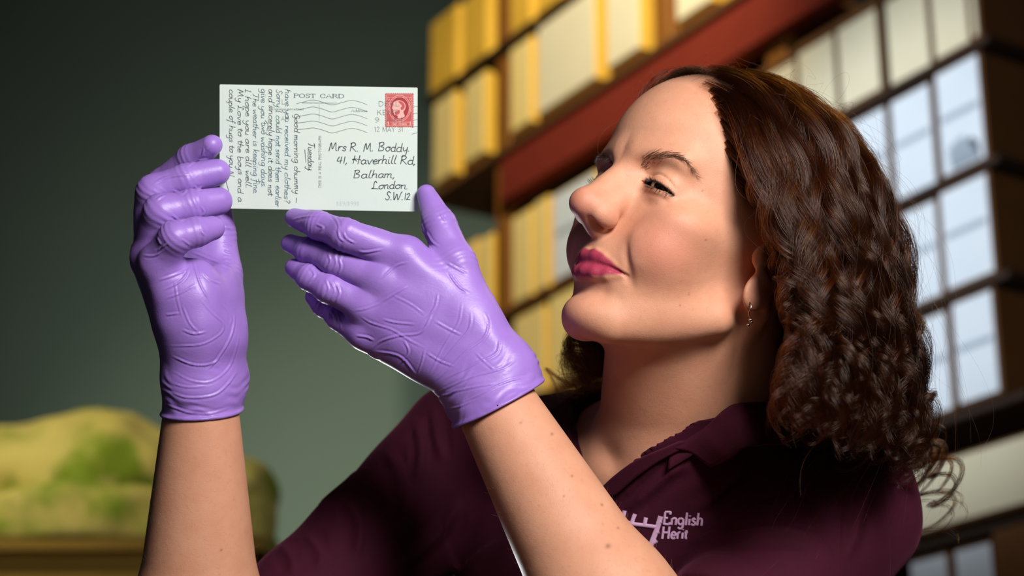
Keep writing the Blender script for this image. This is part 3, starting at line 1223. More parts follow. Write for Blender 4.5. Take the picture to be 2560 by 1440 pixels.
nl = trace(skin_chest, 1645, 1138)
fold_line = [trace(skin_chest, 1686, 1118) + TF * 0.006, trace(skin_chest, 1760, 1078) + TF * 0.006 + UP * .003, trace(skin_chest, 1850, 1030) + TF * 0.004 + UP * 0.010]
nb_ = NECK_LOW + UP * 0.045
fold_line += [nb_ + TL * 0.068 + TF * 0.0 + UP * .004, nb_ + TL * 0.045 - TF * 0.052 + UP * .012, nb_ - TF * 0.068 + UP * .014, nb_ - TL * 0.045 - TF * 0.052 + UP * .012, nb_ - TL * 0.066 + TF * 0.0 + UP * .006]
fold_line += [trace(skin_chest, 1452, 1040) + TF * 0.002 + UP * .006 - TL * .004, trace(skin_chest, 1455, 1130) + TF * 0.004]
fl = smooth_poly(fold_line, 90)
rows = []
for i, p in enumerate(fl):
    u = i / 89
    out = p - (NECK_LOW + UP * ((p - NECK_LOW) @ UP))
    out = out / np.linalg.norm(out)
    wn = max(0.0, 1 - u / 0.22)
    out = out * (1 - wn) + TL * wn
    out = out / np.linalg.norm(out)
    edge_w = 0.050 - 0.012 * wn
    row = []
    for k in range(12):
        t = k / 11
        if t < 0.25:
            a = t / 0.25
            pt = p - UP * (1 - a) * 0.018 - out * 0.0035 * (1 - a)
        else:
            a = (t - 0.25) / 0.75
            pt = p + out * (0.0045 * min(a * 6, 1) + edge_w * 0.62 * a) - UP * edge_w * (0.8 * a + 0.1 * a * a) * (1 - 0.45 * wn)
        row.append(pt)
    rows.append(row)
rows = np.array(rows)
sh = rows.shape
leaf = rows[:, 3:].reshape(-1, 3)
rows[:, 3:] = shirt_push(leaf, 0.0035).reshape(sh[0], -1, 3)
cv, cf_ = strip(rows, 0.0022)
# placket bands along the open front
for line, sg in ((V_NEAR[:4], 1), (V_FAR, -1)):
    ln = smooth_poly(line, 40)
    band = np.stack([ln + TL * sg * w_ - TL * sg * 0.011 * (sg > 0) + TF * 0.004 for w_ in np.linspace(0, 0.020, 7)], 1)
    band = shirt_push(band, 0.0028).reshape(band.shape)
    bvv, bff = strip(band, 0.0026)
    link('placket', mesh_from('placket', W(bvv), bff), SHIRT_M, shirt)
link('collar', mesh_from('collar', W(cv), cf_), SHIRT_M, shirt)
tick('collar')

# ------------------------------------------------------------------ hair
HRG = np.random.default_rng(11)


def head_core(q):
    s = np.stack([q[:, 0], np.abs(q[:, 1]), q[:, 2]], -1).astype(f32)
    d = ell(s, (-8, 0, 52), (95, 74, 84))
    d = smin(d, ell(s, (30, 0, 56), (66, 60, 64)), 20)
    d = smin(d, ell(s, (38, 0, -12), (48, 54, 60)), 25)
    d = smin(d, ell(s, (38, 0, -50), (45, 44, 34)), 20)
    d = smin(d, ell(s, (-10, 70, 0), (16, 8, 22)), 10)
    return d


def hair_col(p):
    p = p.astype(f32)
    d = head_core(to_head(p)) * f32(0.001)
    d = np.minimum(d, neck_sdf(p))
    return np.minimum(d, cloth_solid(p) - f32(0.004))


PART_Y = 6.0


def scalp_roots(n):
    out = []
    while sum(map(len, out)) < n:
        v = HRG.normal(0, 1, (n * 3, 3))
        v /= np.linalg.norm(v, axis=1, keepdims=True)
        q = (np.array([-8, 0, 45]) + v * 95).astype(f32)
        for _ in range(8):
            d, g = grad(head_core, q, f32(0.5))
            q = q - g * d[:, None]
        ya = np.abs(q[:, 1])
        hl = q[:, 2] - np.interp(ya, [0, 20, 40, 58, 66, 75], [100, 99, 87, 58, 26, 20])
        ok = (hl > 0) | ((q[:, 0] < -28) & (q[:, 2] > -38)) | ((q[:, 0] < -12) & (q[:, 2] > 28))
        out.append(q[ok])
    return np.concatenate(out)[:n]


def grow(roots, lengths, steps=46, seed=0, add=0.0):
    """guide paths in the subject frame, falling over the head, neck and shoulders"""
    g = np.random.default_rng(seed)
    n = len(roots)
    side = np.where(roots[:, 1] + g.normal(0, 2.5, n) > PART_Y, 1.0, -1.0)
    height = np.clip((roots[:, 2] + 30) / 165, 0, 1)
    layer = (0.002 + 0.013 * height ** 1.5 + g.uniform(0, 0.006, n)).astype(f32)
    layer = layer * (1 - 0.6 * np.clip((roots[:, 0] - 15) / 50, 0, 1)).astype(f32)
    back = np.clip(-roots[:, 0] / 60, 0, 1)
    d0 = np.stack([-0.30 - 0.8 * back - 0.45 * (side < 0) * np.clip(roots[:, 0] / 60, 0, 1), side * (1.0 - 0.5 * back), -0.1 - 0.5 * (1 - height)], -1)
    top = np.clip((roots[:, 2] - 80) / 40, 0, 1)
    d0[:, 2] += 0.35 * top
    d0 /= np.linalg.norm(d0, axis=1, keepdims=True)
    dr = d0 @ HR
    p = from_head(roots)
    ds = (lengths / steps)[:, None]
    G = -UP
    axis_p = NECK_LOW
    paths = [p.copy()]
    for i in range(steps):
        s = i / steps
        out = p - axis_p
        out = out - UP * (out @ UP)[:, None]
        rr = np.linalg.norm(out, axis=1, keepdims=True) + 1e-6
        out = out / rr
        grav = 0.12 + 0.42 * s
        qh = to_head(p.astype(f32))
        tuck = np.clip((qh[:, 0] - np.interp(qh[:, 2], [-60, -35, 0, 30, 60, 90], [60, 20, 8, 26, 54, 84])) / 14, 0, 1)
        dr = dr - HR[0] * (0.26 * tuck)[:, None]
        fwd = np.clip((-30 - qh[:, 2]) / 25, 0, 1) * np.clip((25 - qh[:, 0]) / 20, 0, 1)
        dr = dr + HR[0] * (np.where(side > 0, 0.26, 0.26) * fwd)[:, None]
        dr = dr + G * grav + out * (0.045 * math.exp(-((s - 0.75) / 0.25) ** 2))
        dr /= np.linalg.norm(dr, axis=1, keepdims=True)
        p = p + dr * ds
        d = hair_col(p)
        lay = layer * min(1.0, 0.12 + 2.0 * s) + f32(add * min(1.0, 2.5 * s))
        m = np.nonzero(d < lay)[0]
        if len(m):
            dd, gr = grad(hair_col, p[m].astype(f32), f32(0.001))
            gr = gr / (np.linalg.norm(gr, axis=1, keepdims=True) + 1e-6)
            p[m] = p[m] + gr * (lay[m] - dd)[:, None]
            vin = np.minimum((dr[m] * gr).sum(1), 0)
            dr[m] = dr[m] - gr * vin[:, None]
            dr[m] /= np.linalg.norm(dr[m], axis=1, keepdims=True) + 1e-6
        paths.append(p.copy())
    return np.stack(paths, 1)


def resample(P, m):
    n, k = P.shape[:2]
    t = np.linspace(0, k - 1, m)
    i = np.minimum(t.astype(int), k - 2)
    f = (t - i)[None, :, None]
    return P[:, i] * (1 - f) + P[:, i + 1] * f


N_CL = 385
roots = scalp_roots(N_CL - 95)
# locks set along the hairline from the forehead to the ear
ht = HRG.random(55)
hy = np.interp(ht, [0, 0.35, 0.6, 0.8, 1], [6, 40, 58, 66, 70])
hz_ = np.interp(hy, [0, 20, 40, 58, 66, 75], [101, 100, 88, 60, 30, 24]) + HRG.uniform(0, 5, 55)
hr = np.stack([np.full(55, 60.0), hy, hz_], -1).astype(f32)
for _ in range(10):
    d_, g_ = grad(head_core, hr, f32(0.5))
    hr = hr - (g_ * d_[:, None]) * np.array([1, 0.3, 0], f32)
# a dense row of locks along the parting
pr = np.stack([HRG.uniform(-40, 84, 40), PART_Y + HRG.normal(0, 4, 40), np.full(40, 120.0)], -1).astype(f32)
for _ in range(10):
    d_, g_ = grad(head_core, pr, f32(0.5))
    pr = pr - g_ * d_[:, None] * [0, 0, 1]
roots = np.concatenate([roots, pr]).astype(f32)
N_CL = len(roots)
NP = 60
LOBE_C, LOBE_R = np.array([6, 80, -25], f32), np.array([17, 22, 20], f32)


def make_locks(roots, lengths, seed, add, wl_rng, amp_max, jitter, spread, prof_y, per, frizz, lag_s, lim_add=0.0):
    """locks of wavy hair: strands in the subject frame"""
    g = np.random.default_rng(seed)
    guides = grow(roots, lengths, seed=seed, add=add)
    # no lock lies over the ear lobe, the cheek in front of it or the far side of the forehead
    gh = to_head(guides.reshape(-1, 3).astype(f32)).reshape(guides.shape)
    hit = ((((gh - np.array([13, 84, -22], f32)) / np.array([22, 28, 26], f32)) ** 2).sum(-1) < 1).any(1)
    uvg = to_px(guides.reshape(-1, 3)).reshape(guides.shape[0], -1, 2)
    hit |= ((uvg[..., 0] < np.interp(uvg[..., 1], [100, 200, 330, 450, 800], [1560, 1640, 1560, 1540, 1400])) & (uvg[..., 1] < 800)).any(1)
    roots, lengths, guides = roots[~hit], lengths[~hit].copy(), guides[~hit]
    n = len(roots)
    # cut to shoulder length: locks end a little below the top of the shoulder, longer down the back
    for i in range(n):
        uv_ = to_px(guides[i])
        lim = np.interp(uv_[:, 0], [1300, 1500, 1900, 2050, 2220, 2300, 2390], [930, 960, 1010, 1085, 1095, 1230, 1390]) + g.normal(0, 28) + lim_add
        over = np.nonzero(uv_[:, 1] > lim)[0]
        if len(over) and over[0] > 8:
            k = over[0]
            lengths[i] *= k / (guides.shape[1] - 1)
            guides[i] = resample(guides[i][None, :k + 1], guides.shape[1])[0]
    for _ in range(3):
        guides[:, 1:-1] = 0.5 * guides[:, 1:-1] + 0.25 * (guides[:, :-2] + guides[:, 2:])
    G_ = resample(guides, NP)
    T_ = np.gradient(G_, axis=1)
    T_ /= np.linalg.norm(T_, axis=2, keepdims=True) + 1e-9
    A_ = np.cross(T_, G_ - HCEN)
    A_ /= np.linalg.norm(A_, axis=2, keepdims=True) + 1e-9
    B_ = np.cross(A_, T_)
    u = np.linspace(0, 1, NP)[None, :]
    wl = g.uniform(*wl_rng, n)[:, None] * (1.2 - 0.5 * u)
    ph = (2.2 * Wob(70.0, 8, 31)(roots.astype(f32)) + g.normal(0, jitter, n))[:, None]
    amp = g.uniform(0.6, 1.25, n)[:, None] * (0.0005 + amp_max * np.clip((u - 0.08) / 0.65, 0, 1) ** 0.8)
    phase = 2 * math.pi * u * lengths[:, None] / wl + ph
    hand = np.where(g.random(n) > 0.5, 1, -1)
    t = np.linspace(0, 1, NP)
    cur = []
    for c in range(n):
        k = per
        ang = g.uniform(0, 6.28, k)
        rad = np.sqrt(g.random(k)) * spread
        prof = np.interp(t, [0, 0.12, 0.4, 0.75, 1], prof_y) * g.uniform(0.7, 1.35)
        tw = g.uniform(-1.2, 1.2) * t
        a = (np.cos(ang[:, None] + tw) * rad[:, None] * prof)
        b = (np.sin(ang[:, None] + tw) * rad[:, None] * prof * 0.6)
        # each hair swings a little ahead of or behind its lock
        f_ = phase[c][None] + g.normal(0, lag_s, k)[:, None]
        w = A_[c] * (amp[c][None] * np.sin(f_))[..., None] + B_[c] * (0.5 * hand[c] * amp[c][None] * np.cos(f_))[..., None]
        s = G_[c][None] + w + A_[c] * a[..., None] + B_[c] * b[..., None]
        s = s + (np.sin(t[None] * g.uniform(9, 22, (k, 1)) + g.uniform(0, 6.28, (k, 1))) * t ** 1.3)[..., None] * g.normal(0, 1, (k, 1, 3)) * frizz
        ins = ((((to_head(s.reshape(-1, 3).astype(f32)) - LOBE_C) / LOBE_R) ** 2).sum(-1) < 1).reshape(k, NP).any(1)
        cut = g.uniform(0.80, 1.0, k)
        cur += [W(s[j, :max(12, int(NP * cut[j]))]) for j in range(k) if not ins[j]]
    return cur


lengths = HRG.uniform(0.20, 0.25, N_CL) + 0.055 * np.clip((roots[:, 2] - 20) / 100, 0, 1) - 0.03 * np.clip((20 - roots[:, 2]) / 60, 0, 1)
cur = make_locks(roots, lengths, 5, 0.0, (0.070, 0.120), 0.0125, 0.9, 0.0080, [1.2, 1.1, 0.9, 0.62, 0.38], 90, 0.0010, 0.40)
cur += make_locks(hr, HRG.uniform(0.22, 0.27, len(hr)), 6, 0.0, (0.070, 0.120), 0.0120, 0.6, 0.0075, [0.35, 0.9, 0.9, 0.62, 0.38], 80, 0.0008, 0.3)
# distinct curled locks lying on top
hero = scalp_roots(400)
hero = hero[(hero[:, 1] > 0) | (hero[:, 0] < -30)]
hero = hero[hero[:, 2] > 25][:120]
hl_ = HRG.uniform(0.25, 0.31, len(hero))
cur += make_locks(hero, hl_, 9, 0.005, (0.060, 0.095), 0.0150, 0.7, 0.0042, [1.6, 1.3, 0.9, 0.6, 0.35], 60, 0.0004, 0.16, 22)
tick('hair strands %d' % len(cur))


def hair_material():
    m = bpy.data.materials.new('brown_hair')
    m.use_nodes = True
    t = m.node_tree
    for n in list(t.nodes):
        t.nodes.remove(n)
    o = t.nodes.new('ShaderNodeOutputMaterial')
    h = t.nodes.new('ShaderNodeBsdfHairPrincipled')
    h.parametrization = 'MELANIN'
    h.inputs['Melanin'].default_value = 0.74
    h.inputs['Melanin Redness'].default_value = 1.0
    h.inputs['IOR'].default_value = 1.45
    h.inputs['Roughness'].default_value = 0.24
    h.inputs['Radial Roughness'].default_value = 0.45
    h.inputs['Random Color'].default_value = 0.35
    h.inputs['Random Roughness'].default_value = 0.2
    t.links.new(h.outputs[0], o.inputs[0])
    return m


HAIR_M = hair_material()
strands('hair', cur, 0.00008, 0.00004, HAIR_M, person, label='wavy dark brown shoulder length hair')

# loose fly-away hairs round the outline
fr = scalp_roots(620)
fl_len = np.where(HRG.random(len(fr)) < 0.4, HRG.uniform(0.02, 0.07, len(fr)), HRG.uniform(0.08, 0.28, len(fr)))
fg = grow(fr, fl_len, steps=24, seed=8)
fg = resample(fg, 30)
uu = np.linspace(0, 1, 30)[None, :, None]
outd = fg - HCEN
outd /= np.linalg.norm(outd, axis=2, keepdims=True)
fz = np.zeros_like(fg)
for k in range(3):
    fz += np.sin(uu * HRG.uniform(4, 16, (len(fr), 1, 1)) + HRG.uniform(0, 6.28, (len(fr), 1, 1))) * HRG.normal(0, 1, (len(fr), 1, 3)) * 0.0055
fg = fg + (fz + outd * HRG.uniform(0.0, 0.012, (len(fr), 1, 1))) * np.clip(uu * 2.5, 0, 1)
strands('flyaway_hair', [W(c) for c in fg], 0.00004, 0.00002, HAIR_M, person)
tick('hair')

# ------------------------------------------------------------------ the postcard
CARD_Z = 1.412


def cp4(x, y, lift=0.0):
    """a place on the card, read in the close-up crop of the card"""
    p = px(540 + x / 4.2346, 200 + y / 4.2346, CARD_Z)
    return p - np.array([0, 0, 0.00022 + lift])


CARD_M = Mat('old_card', rough=0.7)
n1 = CARD_M.noise(30, 4, 0.6).outputs[0]
n2 = CARD_M.noise(400, 2, 0.5).outputs[0]
cc = CARD_M.mix(n1, srgb(196, 214, 212), srgb(212, 220, 210))
CARD_M.set('Base Color', CARD_M.mix(CARD_M.n('ShaderNodeMath', operation='MULTIPLY', i_0=n2, i_1=0.12).outputs[0], cc, srgb(190, 180, 150)))
CARD_M = CARD_M.m
INK = Mat('blue_black_ink', srgb(22, 34, 52), 0.5).m
INK_B = Mat('blue_ink', srgb(44, 84, 104), 0.5).m
PRINT = Mat('grey_print', srgb(92, 104, 110), 0.6).m
MARK = Mat('postmark_ink', srgb(88, 96, 100), 0.6).m
PENCIL = Mat('pencil', srgb(168, 182, 184), 0.6).m

corners = [px(549, 211, CARD_Z), px(1044, 219, CARD_Z), px(1043, 529, CARD_Z), px(549, 521, CARD_Z)]


def chamfer_prism(outline, depth, ch):
    """outline (n,3) ordered, extruded along +z of the subject frame, front edge chamfered"""
    o = np.asarray(outline, float)
    c = o.mean(0)
    n = len(o)
    inn = o + (c - o) / np.linalg.norm(c - o, axis=1, keepdims=True) * ch
    v = np.concatenate([inn, o + [0, 0, ch], o + [0, 0, depth - ch], inn + [0, 0, depth]])
    f = [tuple(range(n)), tuple(range(4 * n - 1, 3 * n - 1, -1))]
    for k in range(3):
        for i in range(n):
            j = (i + 1) % n
            f.append((k * n + j, k * n + i, (k + 1) * n + i, (k + 1) * n + j))
    return v, f


# corners very slightly rounded
out = []
for i in range(4):
    a, b, c = corners[i - 1], corners[i], corners[(i + 1) % 4]
    for t in np.linspace(0, 1, 4):
        out.append(b + (a - b) / np.linalg.norm(a - b) * 0.0008 * (1 - t) ** 2 + (c - b) / np.linalg.norm(c - b) * 0.0008 * t ** 2)
out = np.array(out) - [0, 0, 0.0002]
cv, cf_ = chamfer_prism(out, 0.0005, 0.0001)
card = link('postcard', mesh_from('postcard', W(cv), cf_, False), CARD_M, None, label='old handwritten postcard with a red stamp held between two purple gloves', category='postcard')

GLY = {
    'a': (1.0, ['.8,.9 .4,1 .1,.6 .2,.1 .5,0 .75,.4 .8,.95 .8,.2 1,.05']), 'b': (.95, ['.1,2 .1,.1 .4,0 .8,.3 .75,.8 .4,1 .1,.7']),
    'c': (.88, ['.75,.85 .4,1 .1,.6 .15,.15 .5,0 .85,.15']), 'd': (1.02, ['.8,.9 .4,1 .1,.6 .2,.1 .5,0 .78,.3 .85,2 .8,.2 1,.05']),
    'e': (.88, ['.1,.5 .7,.6 .65,.95 .35,1 .1,.6 .2,.1 .5,0 .85,.2']), 'f': (.7, ['.75,1.8 .5,2 .35,1.6 .3,0 .2,-.9 .0,-.8', '.05,1 .65,1']),
    'g': (1.0, ['.8,.9 .4,1 .1,.6 .2,.15 .5,.05 .8,.5 .8,.95 .8,-.6 .5,-1 .15,-.8']), 'h': (.95, ['.2,2 .1,0', '.1,.6 .4,1 .7,.9 .7,.1 .9,0']),
    'i': (.45, ['.15,1 .15,.15 .38,0', '.2,1.4 .22,1.5']), 'k': (.85, ['.15,2 .1,0', '.7,1 .15,.5 .75,0']), 'l': (.45, ['.25,2 .12,.3 .4,0']),
    'm': (1.25, ['.05,1 .1,0', '.1,.7 .35,1 .5,.85 .5,0', '.5,.7 .8,1 .95,.85 .95,.1 1.15,0']), 'n': (.92, ['.05,1 .1,0', '.1,.7 .4,1 .65,.85 .65,.1 .85,0']),
    'o': (.92, ['.45,1 .1,.7 .1,.25 .4,0 .75,.3 .75,.75 .45,1 .9,.95']), 'p': (.95, ['.12,1 .05,-1', '.1,.7 .45,1 .8,.7 .7,.15 .4,0 .1,.2']),
    'r': (.68, ['.1,1 .12,0', '.12,.6 .35,.95 .65,.95']), 's': (.75, ['.65,.85 .4,1 .15,.8 .3,.55 .6,.4 .55,.08 .3,0 .05,.15']),
    't': (.66, ['.3,1.6 .28,.2 .5,0 .65,.1', '.02,1.05 .65,1.1']), 'u': (.92, ['.08,1 .1,.2 .35,0 .65,.25 .7,1 .7,.15 .9,0']),
    'v': (.8, ['.05,1 .35,0 .65,.95 .85,.95']), 'w': (1.15, ['.05,1 .25,.05 .55,.8 .8,.05 1.05,.95 1.2,.95']), 'y': (.9, ['.08,1 .15,.35 .4,.15 .7,.5', '.75,1 .7,-.4 .45,-1 .15,-.8']),
    'G': (1.3, ['1,1.6 .6,2 .2,1.4 .2,.5 .6,.1 1,.5 1,.9', '.6,.9 1.1,.95 .95,-.3 .5,-.6']), 'H': (1.35, ['.2,1.9 .1,0', '1.05,2 .95,0', '-.15,.9 .5,1.15 1.35,.95', '.1,1.2 .7,.6']), 'S': (1.0, ['.85,1.7 .5,2 .2,1.6 .4,1.1 .75,.7 .6,.1 .25,0 .0,.3']),
    'T': (1.1, ['0,1.8 .5,2 1.2,1.95', '.65,1.9 .5,.3 .2,0']), 'I': (.7, ['.3,2 .2,1 .25,0', '0,0 .6,0']), 'M': (1.5, ['.05,0 .25,1.9 .6,.4 1,1.9 1.2,.2 1.4,0']), 'L': (1.1, ['.7,1.6 .45,2 .3,1.5 .3,.4 .0,.1 .4,.15 1.1,.05']),
    'R': (1.2, ['.15,1.9 .1,0', '.0,1.7 .5,2 .9,1.6 .6,1.1 .2,1 .6,.6 1.1,0']), 'B': (1.15, ['.15,1.9 .1,0', '0,1.8 .6,2 .8,1.5 .3,1.05 .85,.8 .8,.15 .1,0']), 'W': (1.5, ['.0,1.9 .25,0 .6,1.5 .9,0 1.3,1.8 1.45,1.9']),
    'N': (1.2, ['.1,0 .15,1.9 .8,.1 .95,1.9 1.1,2']), '1': (.45, ['.2,1.6 .2,0']), '2': (.85, ['.05,1.2 .3,1.5 .6,1.2 .1,.1 .3,.1 .75,0']), '4': (.95, ['.3,1.6 .05,.6 .8,.65', '.65,1.6 .6,0']),
    '.': (.45, ['.1,.02 .16,.1']), ',': (.45, ['.15,.1 .02,-.35']), '?': (.8, ['.05,1.6 .4,2 .7,1.5 .35,.9 .35,.5', '.35,.1 .38,.02']), '-': (1.3, ['.1,.6 1.2,.62']), ' ': (.62, []), "'": (.3, ['.1,2 .1,1.7']),
}
# printed capitals and small letters drawn with stems and serifs
PRT = {
    'P': (1.25, ['.25,0 .25,2', '.25,1.95 .8,1.95 1.1,1.7 1.1,1.3 .8,1 .25,1']), 'O': (1.55, ['.75,2 .3,1.7 .15,1 .3,.3 .75,0 1.2,.3 1.35,1 1.2,1.7 .75,2']), 'S': (1.1, ['.95,1.5 .9,1.85 .55,2 .2,1.75 .25,1.3 .85,.8 .95,.35 .6,0 .2,.15 .12,.5']),
    'T': (1.35, ['.65,0 .65,1.95', '.1,1.6 .1,1.95 1.2,1.95 1.2,1.6']), 'C': (1.4, ['1.2,1.4 1.15,1.8 .75,2 .3,1.7 .15,1 .3,.3 .75,0 1.1,.2 1.2,.5']), 'A': (1.45, ['.1,0 .7,2 1.3,0', '.35,.7 1.05,.7']), 'R': (1.4, ['.25,0 .25,2', '.25,1.95 .8,1.95 1.05,1.7 1.05,1.3 .8,1.05 .25,1.05', '.75,1.05 1.25,0']),
    'D': (1.5, ['.25,0 .25,2', '.25,1.97 .8,1.95 1.25,1.5 1.25,.5 .8,.05 .25,.03']), 'H': (1.5, ['.25,0 .25,2', '1.2,0 1.2,2', '.25,1 1.2,1']), 'I': (.65, ['.3,0 .3,2']), 'E': (1.2, ['.25,0 .25,2', '1.05,1.6 1.05,1.95 .25,1.95', '.25,1 .8,1', '.25,.05 1.05,.05 1.05,.4']),
    'L': (1.15, ['.25,0 .25,2', '.25,.05 1.0,.05 1.05,.45']), 'G': (1.5, ['1.2,1.4 1.1,1.85 .75,2 .3,1.7 .15,1 .3,.3 .75,0 1.15,.15 1.2,.8', '.85,.8 1.35,.8']), 'N': (1.5, ['.25,0 .25,2', '.25,2 1.2,0', '1.2,0 1.2,2']), 'K': (1.35, ['.25,0 .25,2', '1.1,2 .3,.9', '.55,1.2 1.2,0']), 'M': (1.75, ['.25,0 .25,2', '.25,2 .85,.2 1.45,2', '1.45,0 1.45,2']), 'Y': (1.35, ['.1,2 .65,1 1.2,2', '.65,1 .65,0']),
    '1': (.8, ['.4,0 .4,2 .15,1.7']), '2': (1.1, ['.15,1.5 .3,1.9 .7,2 .95,1.6 .8,1.1 .15,.05 1,.05']), '3': (1.1, ['.15,1.8 .55,2 .9,1.6 .45,1.05 .95,.6 .6,0 .15,.2']), '9': (1.1, ['.9,1.4 .6,.9 .2,1.2 .25,1.8 .6,2 .9,1.6 .85,.6 .3,0']), '8': (1.1, ['.5,2 .2,1.6 .5,1.1 .9,.6 .5,0 .1,.5 .5,1.1 .85,1.6 .5,2']), '/': (.7, ['.1,-.1 .6,2.1']),
    'o': (1.05, ['.5,1.05 .15,.8 .15,.25 .5,0 .85,.25 .85,.8 .5,1.05']), 'm': (1.6, ['.2,0 .2,1', '.2,.8 .5,1 .75,.85 .75,0', '.75,.8 1.05,1 1.3,.85 1.3,0']), 'u': (1.1, ['.2,1 .2,.2 .5,0 .85,.25', '.85,1 .85,0']), 'n': (1.1, ['.2,0 .2,1', '.2,.8 .55,1 .85,.85 .85,0']), 'i': (.5, ['.25,0 .25,1', '.25,1.4 .25,1.55']), 'c': (.95, ['.8,.75 .5,1.05 .15,.7 .2,.2 .5,0 .85,.2']),
    'a': (1.0, ['.2,.8 .5,1.05 .75,.8 .75,0', '.75,.6 .2,.45 .2,.1 .5,0 .75,.2']), 't': (.7, ['.3,1.4 .3,.15 .6,.05', '.05,1 .6,1']), 'd': (1.1, ['.85,2 .85,0', '.85,.8 .5,1.05 .15,.7 .2,.2 .5,0 .85,.25']), 'r': (.8, ['.2,0 .2,1', '.2,.7 .45,1 .7,.95']), 'e': (.95, ['.15,.55 .8,.55 .7,.95 .4,1.05 .15,.7 .2,.2 .5,0 .85,.2']), 's': (.85, ['.65,.8 .45,1.05 .2,.85 .35,.6 .65,.4 .6,.1 .35,0 .1,.2']),
    ' ': (.9, []), '.': (.5, ['.2,0 .25,.08']),
}


def parse(s):
    return np.array([[float(a) for a in q.split(',')] for q in s.split()])


def write_strokes(text, font, smooth=True):
    """pen strokes of a line of text in letter units, and its length"""
    x, out = 0.0, []
    for ch in text:
        adv, st = font[ch]
        for s in st:
            p = parse(s)
            if smooth and len(p) > 2:
                p = smooth_poly(p, 4 * len(p))
            out.append(p + [x, 0])
        x += adv
    return out, x


def ribbon(strokes, place, width, lift, modulate=None):
    """flat ink along the strokes; place maps letter units to the card"""
    V, F_ = [], []
    for s in strokes:
        P = np.array([place(a, b, lift) for a, b in s])
        T = np.gradient(P, axis=0)
        T /= np.linalg.norm(T, axis=1, keepdims=True) + 1e-12
        Nn = np.stack([-T[:, 1], T[:, 0], 0 * T[:, 0]], -1)
        w = width * (modulate(T) if modulate is not None else np.linspace(1.1, 0.85, len(P)))
        P = P.copy()
        P[0] -= T[0] * width * 0.3
        P[-1] += T[-1] * width * 0.3
        k = sum(len(v) for v in V)
        V.append(np.concatenate([P + Nn * w[:, None] / 2, P - Nn * w[:, None] / 2]))
        n = len(P)
        for i in range(n - 1):
            F_.append((k + i, k + i + 1, k + n + i + 1, k + n + i))
    return np.concatenate(V), F_


def pen_line(name, text, place_of, span, mat, width, font=GLY, smooth=True, jitter=0.05, lift=0.00004, modulate=None, slant=0.12, unit=None, parent=None, **props):
    st, L = write_strokes(text, font, smooth)
    g = np.random.default_rng(abs(hash(text)) % 9999 if False else sum(map(ord, text)))
    a, b = g.uniform(0, 6.28, 2)
    st = [np.stack([s[:, 0] + slant * s[:, 1] + jitter * np.sin(s[:, 0] * 1.7 + a), s[:, 1] + jitter * 1.5 * np.sin(s[:, 0] * 0.9 + b)], -1) for s in st]
    k = span / L
    place = lambda x, y, l: place_of(x * k, y * (unit or k), l)
    v, f = ribbon(st, place, width, lift, modulate)
    return link(name, mesh_from(name, W(v), f, False), mat, parent or card, **props)


def horiz(x0, y0, slope=0.0):
    return lambda a, b, l: cp4(x0 + a, y0 + slope * a - b, l)


def down(x0, y0, slope=0.0):
    return lambda a, b, l: cp4(x0 + b + slope * a, y0 + a, l)


def up_(x0, y0):
    return lambda a, b, l: cp4(x0 - b, y0 - a, l)


MSG = [('Good morning chummy -', 828, 350, 950), ('have you received my clothes?', 735, 95, 1205), ('Sorry I could not send them earlier', 640, 100, 1240), ('and sincerely hope it does not', 562, 95, 1130),
       ('give you two washing days.', 478, 90, 1055), ('The weather is keeping fine.', 392, 140, 1075), ('I hope you are all well.', 312, 95, 1055), ('My Love to the boys and a', 230, 100, 1190), ('couple of hugs to you', 140, 100, 830), ('N.', 130, 965, 75)]
for i, (t, x, y, span) in enumerate(MSG):
    pen_line('handwriting_line', t, down(x, y, 0.004 - 0.012 * (i in (1, 2, 3))), span, INK if i in (0, 7, 8, 9) or i % 3 == 0 else INK_B, 0.00042, unit=31, label='line of slanting ink handwriting')
pen_line('handwriting_line', 'Tuesday.', down(975, 662), 310, INK, 0.00048, unit=34)
ADR = [('Mrs R. M. Boddy.', 1195, 752, 860, 46), ('41, Haverhill Rd,', 1278, 886, 845, 44), ('Balham,', 1450, 1036, 455, 42), ('London.', 1648, 1152, 390, 42), ('S.W.12', 1790, 1268, 270, 44)]
for t, x, y, span, un in ADR:
    pen_line('address_line', t, horiz(x, y, 0.005), span, INK, 0.00058, unit=un, label='line of the address in dark ink')


def serif_weight(T):
    return 0.55 + 0.75 * np.abs(T[:, 1]) ** 1.5


def serifs(text, font):
    st, L = write_strokes(text, font, False)
    extra = []
    for s in st:
        for e, o in ((s[0], s[1]), (s[-1], s[-2])):
            if abs(e[0] - o[0]) < 0.25 and abs(e[1] - o[1]) > 0.4:
                extra.append(np.array([[e[0] - 0.17, e[1]], [e[0] + 0.17, e[1]]]))
    return [(smooth_poly(s, 4 * len(s)) if len(s) > 4 else s) for s in st] + extra, L


def print_line(name, text, place_of, span, unit, mat, width, serif=True, lift=0.00002, parent=None, **props):
    st, L = serifs(text, PRT) if serif else write_strokes(text, PRT, False)
    k = span / L
    v, f = ribbon(st, lambda x, y, l: place_of(x * k, y * unit, l), width, lift, serif_weight if serif else None)
    return link(name, mesh_from(name, W(v), f, False), mat, parent or card, **props)


print_line('printed_heading', 'POST CARD', horiz(820, 188, 0.008), 540, 21, PRINT, 0.00052, label='grey printed heading')
print_line('printed_caption', 'Communication', horiz(590, 318, 0.005), 340, 13, PRINT, 0.00026)
print_line('printed_caption', 'Address', horiz(1428, 338, 0.005), 178, 14, PRINT, 0.00026)
print_line('printed_caption', 'THIS IS A REAL PHOTOGRAPH', up_(1112, 1145), 555, 12, PRINT, 0.00028)
print_line('pencil_number', '889/8998', horiz(1270, 1335), 250, 24, PENCIL, 0.00028, serif=False)


